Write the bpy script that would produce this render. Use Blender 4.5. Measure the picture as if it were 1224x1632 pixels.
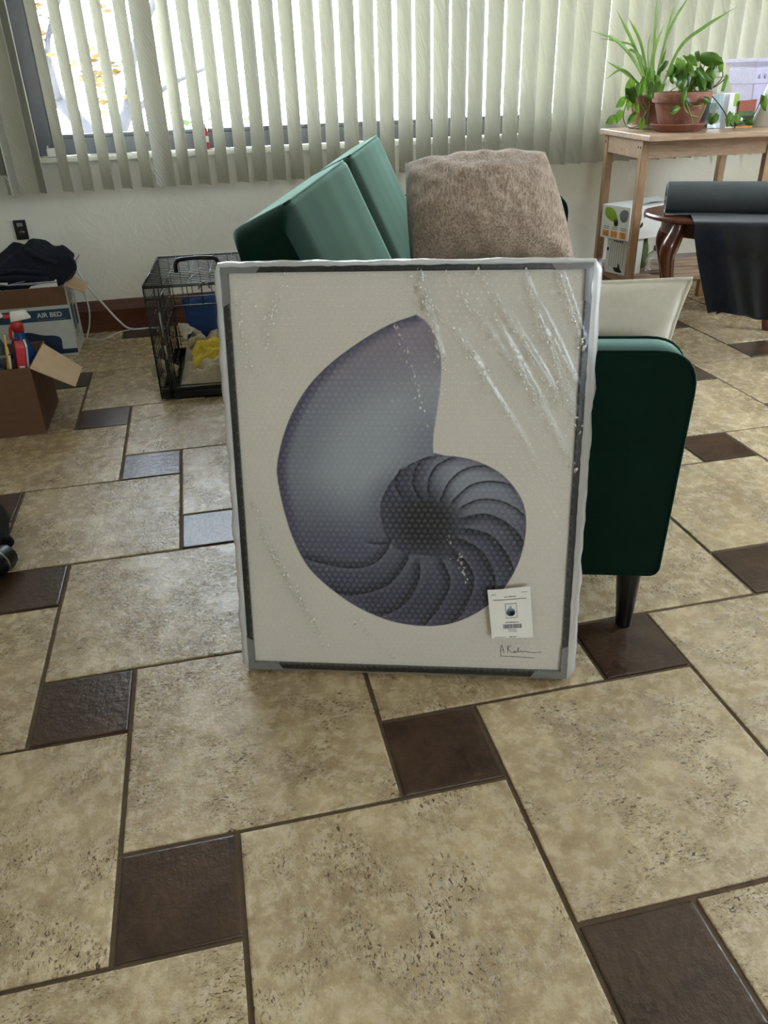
import bpy, bmesh, math, random
import numpy as np
from mathutils import Vector, Matrix, noise

for o in list(bpy.data.objects):
    bpy.data.objects.remove(o, do_unlink=True)
sc = bpy.context.scene
COL = sc.collection
PI = math.pi
R = math.radians
random.seed(7)

# ------------------------------------------------------------------ camera, world, sun, big lights, exposure
cam_d = bpy.data.cameras.new('camera')
cam = bpy.data.objects.new('camera', cam_d)
COL.objects.link(cam)
cam_d.sensor_fit = 'VERTICAL'
cam_d.sensor_height = 36.0
cam_d.lens = 1253.0 / 1632.0 * 36.0
cam_d.clip_start = 0.02
cam_d.clip_end = 200
YAW = 0.20489
pitch, roll = 0.50917, -0.03303
rgt = Vector((1, 0, 0)); fwd = Vector((0, math.cos(pitch), -math.sin(pitch))); upv = Vector((0, math.sin(pitch), math.cos(pitch)))
r2 = math.cos(roll) * rgt + math.sin(roll) * upv
u2 = -math.sin(roll) * rgt + math.cos(roll) * upv
rot = Matrix.Rotation(-YAW, 3, 'Z')
r2, u2, f2 = rot @ r2, rot @ u2, rot @ fwd
m = Matrix.Identity(4)
for i in range(3):
    m[i][0] = r2[i]; m[i][1] = u2[i]; m[i][2] = -f2[i]
m[2][3] = 1.0558
cam.matrix_world = m
sc.camera = cam

world = bpy.data.worlds.new('World')
sc.world = world
world.use_nodes = True
bgn = world.node_tree.nodes['Background']
bgn.inputs[0].default_value = (0.76, 0.88, 1.0, 1)
bgn.inputs[1].default_value = 27.0

sun_d = bpy.data.lights.new('sun', 'SUN')
sun = bpy.data.objects.new('sun', sun_d)
COL.objects.link(sun)
sun_d.energy = 14.0
sun_d.angle = R(1.0)
sun_d.color = (1.0, 0.95, 0.86)
sun.rotation_euler = Vector((-0.42, 0.45, -0.8)).to_track_quat('-Z', 'Y').to_euler()

def area_light(name, loc, aim, sx, sy, power, col):
    d = bpy.data.lights.new(name, 'AREA')
    d.shape = 'RECTANGLE'; d.size = sx; d.size_y = sy; d.energy = power; d.color = col
    o = bpy.data.objects.new(name, d)
    COL.objects.link(o)
    o.location = loc
    o.rotation_euler = (Vector(aim)).to_track_quat('-Z', 'Z').to_euler()
    return o
# sky portals: the blind window, the fill opening added behind the camera, the right wall window
for nm_, lc_, am_, sx_, sy_ in (('window_portal', (1.145, 4.13, 1.44), (0, -1, 0), 3.6, 1.32), ('rear_fill_portal', (.75, -2.84, 1.45), (0, 1, 0), .75, .75), ('side_window_portal', (3.84, 1.75, 1.6), (-1, 0, 0), 1.1, 1.0)):
    po_ = area_light(nm_, lc_, am_, sx_, sy_, 1, (1, 1, 1)); po_.data.cycles.is_portal = True

sc.view_settings.view_transform = 'Standard'
sc.view_settings.look = 'None'
sc.view_settings.gamma = 1.0
sc.view_settings.exposure = 0.0
sc.view_settings.use_curve_mapping = False
cy = sc.cycles
cy.max_bounces = 8; cy.diffuse_bounces = 5; cy.glossy_bounces = 3; cy.transmission_bounces = 4
cy.transparent_max_bounces = 24
cy.sample_clamp_indirect = 20.0
cy.caustics_reflective = False; cy.caustics_refractive = False

# ------------------------------------------------------------------ materials
def lin(c):
    return tuple((v / 12.92 if v <= 0.04045 else ((v + 0.055) / 1.055) ** 2.4) for v in c)
def s255(r, g, b):
    return lin((r / 255, g / 255, b / 255))

class NT:
    def __init__(s, name):
        s.m = bpy.data.materials.new(name); s.m.use_nodes = True
        s.t = s.m.node_tree; s.n = s.t.nodes; s.b = s.n['Principled BSDF']; s.out = s.n['Material Output']
    def node(s, ty, **kw):
        n = s.n.new(ty)
        for k, v in kw.items():
            setattr(n, k, v)
        return n
    def link(s, a, b): s.t.links.new(a, b)
    def mapping(s, scale=(1, 1, 1), rand=False, coord='Object'):
        tc = s.node('ShaderNodeTexCoord'); mp = s.node('ShaderNodeMapping')
        mp.inputs['Scale'].default_value = scale
        s.link(tc.outputs[coord], mp.inputs['Vector'])
        if rand:
            oi = s.node('ShaderNodeObjectInfo'); mu = s.node('ShaderNodeMath', operation='MULTIPLY'); mu.inputs[1].default_value = 57.0
            s.link(oi.outputs['Random'], mu.inputs[0])
            cx = s.node('ShaderNodeCombineXYZ')
            s.link(mu.outputs[0], cx.inputs[0]); s.link(mu.outputs[0], cx.inputs[1])
            s.link(cx.outputs[0], mp.inputs['Location'])
        return mp.outputs[0]
    def noise(s, vec, scale, detail=4, rough=0.55, dist=0.0):
        n = s.node('ShaderNodeTexNoise')
        n.inputs['Scale'].default_value = scale; n.inputs['Detail'].default_value = detail
        n.inputs['Roughness'].default_value = rough; n.inputs['Distortion'].default_value = dist
        s.link(vec, n.inputs['Vector'])
        return n.outputs['Fac']
    def ramp(s, fac, stops):
        n = s.node('ShaderNodeValToRGB')
        e = n.color_ramp.elements
        while len(e) < len(stops): e.new(0.5)
        for el, (p, c) in zip(e, stops):
            el.position = p; el.color = (c, c, c, 1) if isinstance(c, (int, float)) else (*c, 1)
        s.link(fac, n.inputs[0])
        return n.outputs[0]
    def mix(s, fac, a, b, mode='MIX'):
        n = s.node('ShaderNodeMix', data_type='RGBA', blend_type=mode)
        for sock, v in ((n.inputs[0], fac), (n.inputs[6], a), (n.inputs[7], b)):
            if isinstance(v, (int, float)): sock.default_value = v
            elif isinstance(v, tuple): sock.default_value = (*v[:3], 1)
            else: s.link(v, sock)
        return n.outputs[2]
    def bump(s, h, strength=0.3, dist=0.01, normal=None):
        n = s.node('ShaderNodeBump'); n.inputs['Strength'].default_value = strength; n.inputs['Distance'].default_value = dist
        s.link(h, n.inputs['Height'])
        if normal is not None: s.link(normal, n.inputs['Normal'])
        return n.outputs[0]
    def set(s, color=None, rough=None, normal=None, **kw):
        if color is not None:
            if isinstance(color, tuple): s.b.inputs['Base Color'].default_value = (*color[:3], 1)
            else: s.link(color, s.b.inputs['Base Color'])
        if rough is not None:
            if isinstance(rough, (int, float)): s.b.inputs['Roughness'].default_value = rough
            else: s.link(rough, s.b.inputs['Roughness'])
        if normal is not None: s.link(normal, s.b.inputs['Normal'])
        for k, v in kw.items():
            k2 = {'spec': 'Specular IOR Level', 'metal': 'Metallic', 'sheen': 'Sheen Weight', 'sheenr': 'Sheen Roughness', 'sheent': 'Sheen Tint', 'coat': 'Coat Weight', 'trans': 'Transmission Weight', 'alpha': 'Alpha', 'ior': 'IOR', 'sss': 'Subsurface Weight'}[k]
            s.b.inputs[k2].default_value = v if not isinstance(v, tuple) else (*v, 1)
        return s.m

M = {}
def plain(name, col, rough=0.5, var=0.12, scale=30.0, bump=0.0, **kw):
    """procedural one-tone surface with a little grain"""
    t = NT(name); v = t.mapping(rand=True); n = t.noise(v, scale, 5)
    c = t.mix(t.ramp(n, [(0.3, 0.0), (0.7, 1.0)]), tuple(x * (1 - var) for x in col), tuple(min(1, x * (1 + var)) for x in col))
    nm = t.bump(n, bump, 0.004) if bump else None
    M[name] = t.set(c, rough, nm, **kw)
    return M[name]

plain('carton', s255(104, 74, 52), 0.85, 0.10, 40, 0.1)
plain('carton_inner', s255(205, 176, 142), 0.85, 0.06, 25)
plain('box_grey', s255(188, 191, 188), 0.6, 0.05, 20)
plain('box_white', s255(225, 225, 222), 0.55, 0.03, 20)
plain('print_navy', s255(22, 44, 72), 0.5, 0.08, 20)
plain('print_teal', s255(28, 62, 84), 0.5, 0.05, 20)
plain('print_photo', s255(70, 82, 96), 0.5, 0.6, 45)
plain('print_pale', s255(210, 214, 212), 0.5, 0.03, 20)
plain('print_green', s255(140, 170, 50), 0.5, 0.2, 40)
plain('print_orange', s255(222, 140, 60), 0.5, 0.4, 60)
plain('print_black', s255(30, 30, 30), 0.6, 0.1, 20)
plain('print_grey', s255(120, 122, 124), 0.6, 0.1, 20)
plain('paper', s255(240, 238, 232), 0.8, 0.02, 20)
plain('black_plastic', s255(16, 16, 18), 0.35, 0.1, 30)
plain('black_fabric', s255(9, 9, 11), 0.9, 0.2, 160, 0.2)
plain('crate_wire', s255(14, 14, 15), 0.28, 0.1, 30, spec=0.7)
plain('grey_metal', s255(150, 152, 155), 0.3, 0.05, 30, metal=0.8)
plain('white_plastic', s255(228, 226, 218), 0.35, 0.03, 30)
plain('cable_white', s255(205, 203, 196), 0.5, 0.03, 30)
plain('red_plastic', s255(178, 38, 38), 0.35, 0.1, 30)
plain('blue_plastic', s255(30, 70, 130), 0.25, 0.15, 12)
plain('bottle_grey', s255(75, 82, 84), 0.25, 0.2, 10)
plain('book_red', s255(200, 48, 58), 0.5, 0.05, 20)
plain('book_yellow', s255(222, 178, 70), 0.5, 0.1, 20)
plain('cloth_navy', s255(18, 24, 38), 0.95, 0.25, 120, 0.3)
plain('cloth_blue', s255(45, 78, 140), 0.9, 0.12, 90, 0.25)
plain('fleece', s255(190, 180, 156), 0.95, 0.18, 140, 0.5)
plain('fleece_pale', s255(205, 196, 182), 0.95, 0.1, 140, 0.4)
plain('cloth_yellow', s255(222, 196, 70), 0.9, 0.12, 60, 0.3)
plain('leg_black', s255(14, 11, 10), 0.3, 0.15, 20)
plain('soil', s255(48, 36, 28), 0.95, 0.4, 90, 0.8)
plain('stem', s255(110, 122, 52), 0.6, 0.2, 40)
plain('stem_dark', s255(52, 44, 30), 0.7, 0.2, 40)
plain('lavender', s255(196, 190, 214), 0.7, 0.08, 50, 0.6)
plain('shade_white', s255(238, 238, 236), 0.8, 0.02, 30)
plain('terracotta_print', s255(150, 78, 56), 0.6, 0.15, 30)
plain('olive_print', s255(78, 96, 44), 0.6, 0.3, 40)
plain('mat_grey', s255(70, 76, 78), 0.85, 0.08, 300, 0.3)
plain('mat_end_lit', s255(214, 222, 236), 0.8, 0.05, 200)  # pale blue window light on the roll's end put into its colour
plain('drape_black', s255(10, 12, 20), 0.85, 0.25, 90, 0.2, sheen=0.15)
plain('alu_dark', s255(104, 104, 110), 0.45, 0.08, 15, metal=0.3)
plain('ground_out', s255(215, 208, 190), 0.9, 0.1, 2.0)
plain('bark', s255(38, 38, 44), 0.9, 0.3, 12, 0.6)
plain('leaf_yellow', s255(82, 60, 10), 0.7, 0.2, 6)
plain('leaf_out', s255(52, 70, 36), 0.7, 0.25, 6)
plain('ceiling_white', s255(222, 218, 208), 0.9, 0.03, 12, 0.1)
plain('brass', s255(90, 80, 64), 0.35, 0.1, 30, metal=0.8)
plain('wand_grey', s255(120, 116, 108), 0.5, 0.05, 30)

def mat_wall():
    t = NT('plaster'); v = t.mapping()
    big = t.noise(v, 2.6, 6, 0.6, 0.8); fine = t.noise(v, 22, 5, 0.6)
    ridge = t.ramp(t.noise(v, 4.0, 6, 0.62, 0.9), [(0.44, 0.0), (0.5, 1.0), (0.56, 0.0)])
    c = t.mix(big, s255(214, 210, 196), s255(228, 225, 212))
    add = t.node('ShaderNodeMath', operation='ADD'); t.link(ridge, add.inputs[0]); t.link(fine, add.inputs[1])
    nb = t.bump(add.outputs[0], 0.16, 0.006)
    return t.set(c, 0.85, nb)
M['plaster'] = mat_wall()

def mat_wood(name, a, b, rough, axis=(1, 1, 12), sc_=6, coat=0.0):
    t = NT(name); v = t.mapping(axis, rand=True)
    n = t.noise(v, sc_, 6, 0.6, 1.2); f = t.noise(v, sc_ * 6, 3, 0.6)
    c = t.mix(t.ramp(n, [(0.3, 0), (0.7, 1)]), a, b); c = t.mix(0.25, c, t.mix(f, tuple(x * .6 for x in a), b))
    return t.set(c, rough, t.bump(f, 0.08, 0.002), coat=coat)
M['oak'] = mat_wood('oak', s255(146, 112, 80), s255(192, 158, 124), 0.42, (14, 14, 1.2))
M['oak_h'] = mat_wood('oak_h', s255(150, 118, 90), s255(200, 170, 142), 0.38, (1.2, 14, 14))
M['mahogany'] = mat_wood('mahogany', s255(74, 34, 25), s255(112, 58, 42), 0.22, (12, 12, 1.4), 5, 0.4)
M['baseboard'] = mat_wood('baseboard', s255(64, 34, 24), s255(112, 66, 44), 0.38, (1.0, 20, 14), 5, 0.1)

def mat_tile_light():
    t = NT('travertine'); v = t.mapping(rand=True)
    big = t.noise(v, 6.0, 9, 0.66, 0.15); mid = t.noise(v, 30, 7, 0.7, 0.2); fine = t.noise(v, 110, 6, 0.7)
    c = t.mix(t.ramp(big, [(0.30, 0), (0.66, 1)]), s255(156, 132, 97), s255(202, 181, 142))
    c = t.mix(t.ramp(mid, [(0.46, 0.0), (0.72, 0.55)]), c, s255(226, 211, 180))
    c = t.mix(t.ramp(mid, [(0.28, 0.5), (0.50, 0.0)]), c, s255(130, 106, 75))
    c = t.mix(t.ramp(fine, [(0.50, 0.0), (0.72, 0.35)]), c, s255(222, 206, 172))
    # pits: small elongated dark holes and fine veins, gathered in patches
    vp = t.mapping((1.0, 1.8, 1.0), rand=True)
    pits = t.ramp(t.noise(vp, 125, 3, 0.55, 0.9), [(0.575, 0.0), (0.62, 1.0)])
    vein = t.ramp(t.noise(vp, 48, 5, 0.6, 0.8), [(0.478, 0.0), (0.495, 0.8), (0.512, 0.0)])
    mx = t.node('ShaderNodeMath', operation='MAXIMUM'); t.link(pits, mx.inputs[0]); t.link(vein, mx.inputs[1])
    patch = t.ramp(t.noise(v, 8.0, 5, 0.62, 0.3), [(0.44, 0.0), (0.57, 1.0)])
    mu = t.node('ShaderNodeMath', operation='MULTIPLY'); t.link(mx.outputs[0], mu.inputs[0]); t.link(patch, mu.inputs[1])
    c = t.mix(mu.outputs[0], c, s255(84, 64, 42))
    sub = t.node('ShaderNodeMath', operation='SUBTRACT'); t.link(fine, sub.inputs[0]); t.link(mu.outputs[0], sub.inputs[1])
    nb = t.bump(sub.outputs[0], 0.4, 0.003)
    rg = t.ramp(mid, [(0.2, 0.19), (0.8, 0.34)])
    return t.set(c, rg, nb, spec=0.7)
def mat_tile_dark():
    t = NT('slate_brown'); v = t.mapping(rand=True)
    big = t.noise(v, 9, 5, 0.6, 1.0); fine = t.noise(v, 60, 5, 0.6)
    ter = t.node('ShaderNodeMath', operation='SNAP'); ter.inputs[1].default_value = 0.09
    t.link(t.noise(v, 7.5, 6, 0.6, 0.7), ter.inputs[0])
    c = t.mix(t.ramp(big, [(0.3, 0), (0.7, 1)]), s255(50, 33, 21), s255(80, 58, 41))
    c = t.mix(t.ramp(fine, [(0.5, 0.0), (0.8, 0.4)]), c, s255(98, 80, 64))
    ad = t.node('ShaderNodeMath', operation='MULTIPLY_ADD'); t.link(ter.outputs[0], ad.inputs[0]); ad.inputs[1].default_value = 3.0
    t.link(fine, ad.inputs[2])
    nb = t.bump(ad.outputs[0], 0.45, 0.004)
    return t.set(c, 0.28, nb, spec=0.5)
M['tile_light'] = mat_tile_light(); M['tile_dark'] = mat_tile_dark()
plain('grout', s255(92, 74, 54), 0.9, 0.2, 60, 0.4)

def mat_velvet():
    t = NT('green_velvet'); v = t.mapping(rand=True)
    n = t.noise(v, 7, 4, 0.6, 0.6); f = t.noise(v, 260, 2)
    lw = t.node('ShaderNodeLayerWeight'); lw.inputs[0].default_value = 0.35
    c = t.mix(t.ramp(n, [(0.3, 0), (0.75, 1)]), s255(1, 24, 16), s255(3, 34, 24))
    return t.set(c, 0.75, t.bump(f, 0.12, 0.001), spec=0.1, sheen=1.0, sheenr=0.30, sheent=s255(205, 250, 232))
M['velvet'] = mat_velvet()
def mat_chenille():
    t = NT('brown_chenille'); v = t.mapping((1, 1, 1), coord='Generated'); v2 = t.mapping((1.0, 6.0, 6.0), coord='Generated'); v3 = t.mapping((6.0, 6.0, 1.0), coord='Generated')
    a = t.noise(v2, 15, 4, 0.7); b = t.noise(v3, 15, 4, 0.7); big = t.noise(v, 5, 4)
    c = t.mix(t.ramp(b, [(0.40, 0), (0.62, 1)]), s255(126, 104, 88), s255(184, 164, 146))
    c = t.mix(t.ramp(a, [(0.54, 0.0), (0.68, 0.5)]), c, s255(200, 186, 170))
    c = t.mix(t.ramp(big, [(0.4, 0.0), (0.7, 0.35)]), c, s255(112, 92, 76))
    return t.set(c, 0.9, t.bump(b, 0.5, 0.006), sheen=0.15, sheenr=0.5)
M['chenille'] = mat_chenille()
plain('cream_fabric', s255(208, 202, 186), 0.8, 0.04, 90, 0.12, sheen=0.3)

def mat_slat():
    t = NT('vinyl_vane')
    tc = t.node('ShaderNodeTexCoord'); mp = t.node('ShaderNodeMapping'); mp.inputs['Rotation'].default_value = (0, R(28), 0); mp.inputs['Scale'].default_value = (1, 1, 1)
    t.link(tc.outputs['Object'], mp.inputs['Vector'])
    w = t.node('ShaderNodeTexWave', wave_type='BANDS', bands_direction='X'); w.inputs['Scale'].default_value = 26; w.inputs['Distortion'].default_value = 6.0; w.inputs['Detail'].default_value = 2.0; w.inputs['Detail Scale'].default_value = 0.6
    t.link(mp.outputs[0], w.inputs['Vector'])
    nb = t.bump(w.outputs['Fac'], 0.22, 0.003)
    d = t.node('ShaderNodeBsdfDiffuse'); d.inputs[0].default_value = (*s255(190, 188, 174), 1); t.link(nb, d.inputs['Normal'])
    tr = t.node('ShaderNodeBsdfTranslucent'); tr.inputs[0].default_value = (*s255(236, 236, 226), 1); t.link(nb, tr.inputs['Normal'])
    g = t.node('ShaderNodeBsdfGlossy'); g.inputs[0].default_value = (1, 1, 1, 1); g.inputs['Roughness'].default_value = 0.4; t.link(nb, g.inputs['Normal'])
    m1 = t.node('ShaderNodeMixShader'); m1.inputs[0].default_value = 0.035; t.link(d.outputs[0], m1.inputs[1]); t.link(tr.outputs[0], m1.inputs[2])
    m2 = t.node('ShaderNodeMixShader'); m2.inputs[0].default_value = 0.03; t.link(m1.outputs[0], m2.inputs[1]); t.link(g.outputs[0], m2.inputs[2])
    t.link(m2.outputs[0], t.out.inputs[0])
    return t.m
M['slat'] = mat_slat()

def mat_film(name, body, trans, gloss, rough, glossfac, col=(1, 1, 1)):
    """thin clear plastic: mostly see-through, a little milky, glossy"""
    t = NT(name)
    tp = t.node('ShaderNodeBsdfTransparent'); tp.inputs[0].default_value = (0.98, 0.98, 0.98, 1)
    d = t.node('ShaderNodeBsdfDiffuse'); d.inputs[0].default_value = (*col, 1)
    tl = t.node('ShaderNodeBsdfTranslucent'); tl.inputs[0].default_value = (*col, 1)
    g = t.node('ShaderNodeBsdfGlossy'); g.inputs['Roughness'].default_value = rough; g.inputs[0].default_value = (gloss, gloss, gloss, 1)
    a = t.node('ShaderNodeMixShader'); a.inputs[0].default_value = trans; t.link(d.outputs[0], a.inputs[1]); t.link(tl.outputs[0], a.inputs[2])
    b = t.node('ShaderNodeMixShader'); b.inputs[0].default_value = body; t.link(tp.outputs[0], b.inputs[1]); t.link(a.outputs[0], b.inputs[2])
    lw = t.node('ShaderNodeLayerWeight'); lw.inputs[0].default_value = 0.25
    ad = t.node('ShaderNodeMath', operation='MULTIPLY_ADD', use_clamp=True); t.link(lw.outputs['Facing'], ad.inputs[0]); ad.inputs[1].default_value = glossfac; ad.inputs[2].default_value = glossfac * 0.12
    c = t.node('ShaderNodeMixShader'); t.link(ad.outputs[0], c.inputs[0]); t.link(b.outputs[0], c.inputs[1]); t.link(g.outputs[0], c.inputs[2])
    t.link(c.outputs[0], t.out.inputs[0])
    return t.m
M['film'] = mat_film('bubble_film', 0.004, 0.4, 0.9, 0.18, 0.17)
M['bubble'] = mat_film('bubble_dome', 0.006, 0.4, 0.9, 0.10, 0.36)
M['crease'] = mat_film('film_crease', 0.10, 0.4, 1.0, 0.14, 0.95)
M['glint'] = mat_film('film_glint', 0.03, 0.4, 1.0, 0.13, 2.2)
M['film_edge'] = mat_film('film_edge', 0.55, 0.45, 0.9, 0.2, 0.5)
M['protector'] = mat_film('corner_film', 0.80, 0.1, 0.8, 0.35, 0.1, s255(150, 150, 148))
M['clear_box'] = mat_film('clear_plastic', 0.12, 0.4, 0.9, 0.1, 0.8)
M['blue_glass'] = mat_film('blue_glass', 0.35, 0.5, 0.9, 0.06, 0.7, s255(170, 205, 222))
def mat_glass():
    t = NT('window_glass')
    tp = t.node('ShaderNodeBsdfTransparent'); g = t.node('ShaderNodeBsdfGlossy'); g.inputs['Roughness'].default_value = 0.02
    fr = t.node('ShaderNodeFresnel'); fr.inputs[0].default_value = 1.35
    c = t.node('ShaderNodeMixShader'); t.link(fr.outputs[0], c.inputs[0]); t.link(tp.outputs[0], c.inputs[1]); t.link(g.outputs[0], c.inputs[2])
    t.link(c.outputs[0], t.out.inputs[0])
    return t.m
M['glass'] = mat_glass()
def mat_frame():
    t = NT('picture_frame_black'); v = t.mapping()
    n = t.noise(v, 180, 3, 0.7); c = t.mix(t.ramp(n, [(0.52, 0), (0.7, 1)]), s255(12, 12, 13), s255(62, 62, 62))
    return t.set(c, 0.3, t.bump(n, 0.3, 0.002))
M['frame'] = mat_frame()
def mat_print():
    t = NT('art_print'); a = t.node('ShaderNodeVertexColor'); a.layer_name = 'Col'
    v = t.mapping((900, 900, 900)); n = t.noise(v, 1.0, 2)
    return t.set(a.outputs[0], 0.55, t.bump(n, 0.05, 0.0005), spec=0.08)
M['print'] = mat_print()
def mat_leaf(name, a, b, tl):
    t = NT(name); v = t.mapping(rand=True); n = t.noise(v, 30, 3)
    oi = t.node('ShaderNodeObjectInfo')
    c = t.mix(oi.outputs['Random'], a, b); c = t.mix(t.ramp(n, [(0.45, 0.0), (0.75, 0.5)]), c, tl)
    d = t.node('ShaderNodeBsdfPrincipled'); t.link(c, d.inputs['Base Color']); d.inputs['Roughness'].default_value = 0.35
    tr = t.node('ShaderNodeBsdfTranslucent'); t.link(t.mix(0.6, c, tl), tr.inputs[0])
    mx = t.node('ShaderNodeMixShader'); mx.inputs[0].default_value = 0.34; t.link(d.outputs[0], mx.inputs[1]); t.link(tr.outputs[0], mx.inputs[2])
    t.link(mx.outputs[0], t.out.inputs[0])
    return t.m
M['leaf'] = mat_leaf('pothos_leaf', s255(30, 60, 26), s255(70, 112, 38), s255(128, 168, 50))
M['blade'] = mat_leaf('spider_blade', s255(44, 74, 32), s255(78, 106, 46), s255(118, 142, 64))
def mat_terracotta():
    t = NT('terracotta'); v = t.mapping(rand=True); n = t.noise(v, 9, 5, 0.6); f = t.noise(v, 80, 3)
    c = t.mix(t.ramp(n, [(0.35, 0), (0.7, 1)]), s255(122, 74, 58), s255(158, 108, 88)); c = t.mix(t.ramp(f, [(0.55, 0.0), (0.8, 0.35)]), c, s255(205, 180, 160))
    return t.set(c, 0.8, t.bump(f, 0.15, 0.002))
M['terracotta'] = mat_terracotta()

# ------------------------------------------------------------------ mesh helpers
class MB:
    def __init__(s): s.v = []; s.f = []
    def add(s, vs, fs):
        o = len(s.v); s.v += [tuple(x) for x in vs]; s.f += [tuple(i + o for i in f) for f in fs]; return s
    def box(s, x0, y0, z0, x1, y1, z1, mat=None):
        vs = [(x0, y0, z0), (x1, y0, z0), (x1, y1, z0), (x0, y1, z0), (x0, y0, z1), (x1, y0, z1), (x1, y1, z1), (x0, y1, z1)]
        if mat is not None: vs = [mat @ Vector(v) for v in vs]
        return s.add(vs, [(0, 3, 2, 1), (4, 5, 6, 7), (0, 1, 5, 4), (1, 2, 6, 5), (2, 3, 7, 6), (3, 0, 4, 7)])
    def hexa(s, b4, t4):
        return s.add(list(b4) + list(t4), [(0, 3, 2, 1), (4, 5, 6, 7), (0, 1, 5, 4), (1, 2, 6, 5), (2, 3, 7, 6), (3, 0, 4, 7)])
    def prism(s, poly, a, b, axis='y'):
        n = len(poly)
        def P(p, t):
            return {'y': (p[0], t, p[1]), 'z': (p[0], p[1], t), 'x': (t, p[0], p[1])}[axis]
        vs = [P(p, a) for p in poly] + [P(p, b) for p in poly]
        fs = [tuple(range(n)), tuple(range(2 * n - 1, n - 1, -1))] + [(i, i + n, (i + 1) % n + n, (i + 1) % n) for i in range(n)]
        return s.add(vs, fs)
    def tube(s, pts, rad, n=8, caps=True):
        pts = [Vector(p) for p in pts]; k = len(pts)
        rads = rad if isinstance(rad, (list, tuple)) else [rad] * k
        vs = []; ref = None
        for i, p in enumerate(pts):
            t = (pts[min(i + 1, k - 1)] - pts[max(i - 1, 0)])
            t = t.normalized() if t.length > 1e-9 else Vector((0, 0, 1))
            if ref is None:
                ref = Vector((0, 0, 1)) if abs(t.z) < 0.9 else Vector((1, 0, 0))
            a = (ref - t * ref.dot(t))
            a = a.normalized() if a.length > 1e-6 else t.orthogonal().normalized()
            ref = a; b = t.cross(a)
            vs += [p + rads[i] * (math.cos(2 * PI * j / n) * a + math.sin(2 * PI * j / n) * b) for j in range(n)]
        fs = [(i * n + j, i * n + (j + 1) % n, (i + 1) * n + (j + 1) % n, (i + 1) * n + j) for i in range(k - 1) for j in range(n)]
        if caps: fs += [tuple(range(n - 1, -1, -1)), tuple(range((k - 1) * n, k * n))]
        return s.add(vs, fs)
    def lathe(s, prof, n=28, c=(0, 0), sx=1, sy=1):
        k = len(prof)
        vs = [(c[0] + sx * r * math.cos(2 * PI * j / n), c[1] + sy * r * math.sin(2 * PI * j / n), z) for r, z in prof for j in range(n)]
        fs = [(i * n + j, i * n + (j + 1) % n, (i + 1) * n + (j + 1) % n, (i + 1) * n + j) for i in range(k - 1) for j in range(n)]
        fs += [tuple(range(n - 1, -1, -1)), tuple(range((k - 1) * n, k * n))]
        return s.add(vs, fs)
    def grid(s, fn, nu, nv, wrapu=False):
        vs = [fn(i / nu, j / nv) for j in range(nv + 1) for i in range(nu + 1)]
        w = nu + 1
        return s.add(vs, [(j * w + i, j * w + i + 1, (j + 1) * w + i + 1, (j + 1) * w + i) for j in range(nv) for i in range(nu)])
    def xf(s, mat):
        s.v = [tuple(mat @ Vector(v)) for v in s.v]; return s
    def bevel(s, w, seg=2, ang=30):
        bm = bmesh.new(); me = bpy.data.meshes.new('t'); me.from_pydata(s.v, [], s.f); bm.from_mesh(me); bpy.data.meshes.remove(me)
        bmesh.ops.recalc_face_normals(bm, faces=bm.faces)
        ed = [e for e in bm.edges if len(e.link_faces) == 2 and e.calc_face_angle(0) > R(ang)]
        bmesh.ops.bevel(bm, geom=ed, offset=w, segments=seg, profile=0.5, affect='EDGES', clamp_overlap=True)
        bm.verts.index_update()
        s.v = [tuple(v.co) for v in bm.verts]; s.f = [tuple(v.index for v in f.verts) for f in bm.faces]; bm.free()
        return s
    def mesh(s, name, smooth=False):
        me = bpy.data.meshes.new(name); me.from_pydata(s.v, [], s.f)
        bm = bmesh.new(); bm.from_mesh(me); bmesh.ops.recalc_face_normals(bm, faces=bm.faces); bm.to_mesh(me); bm.free()
        if smooth: me.polygons.foreach_set('use_smooth', [True] * len(me.polygons))
        me.update(); return me
    def build(s, name, mat, parent=None, smooth=False, sharp=None, kind=None):
        me = s.mesh(name, smooth or sharp is not None)
        if sharp is not None: me.set_sharp_from_angle(angle=R(sharp))
        me.materials.append(M[mat] if isinstance(mat, str) else mat)
        return put(name, me, parent, kind)

def put(name, me, parent=None, kind=None):
    o = bpy.data.objects.new(name, me); COL.objects.link(o)
    if parent is not None: o.parent = parent
    if kind: o['kind'] = kind
    return o
def tag(o, label, cat, group=None):
    o['label'] = label; o['category'] = cat
    if group: o['group'] = group
    return o
def thing(name, label, cat, loc=(0, 0, 0), rz=0.0, group=None):
    o = bpy.data.objects.new(name, None); COL.objects.link(o)
    o.empty_display_size = 0.05
    o.location = loc; o.rotation_euler = (0, 0, rz)
    return tag(o, label, cat, group)
def struct(o): o['kind'] = 'structure'; return o
def catmull(pts, n=8, closed=False):
    P = [np.array(p, float) for p in pts]; out = []; k = len(P)
    rng = range(k if closed else k - 1)
    for i in rng:
        p0 = P[(i - 1) % k] if closed or i > 0 else 2 * P[0] - P[1]
        p1 = P[i]; p2 = P[(i + 1) % k]
        p3 = P[(i + 2) % k] if closed or i + 2 < k else 2 * P[-1] - P[-2]
        for j in range(n):
            t = j / n
            out.append(0.5 * ((2 * p1) + (-p0 + p2) * t + (2 * p0 - 5 * p1 + 4 * p2 - p3) * t * t + (-p0 + 3 * p1 - 3 * p2 + p3) * t ** 3))
    if not closed: out.append(P[-1])
    return [tuple(float(x) for x in p) for p in out]
def nz(x, y, z=0.0): return noise.noise(Vector((x, y, z)))
def disp(mb, amp, freq, seed=0.0):
    mb.v = [tuple(Vector(v) + amp * noise.noise_vector(Vector(v) * freq + Vector((seed, seed * 1.3, seed * .7)))) for v in mb.v]
    return mb

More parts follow.
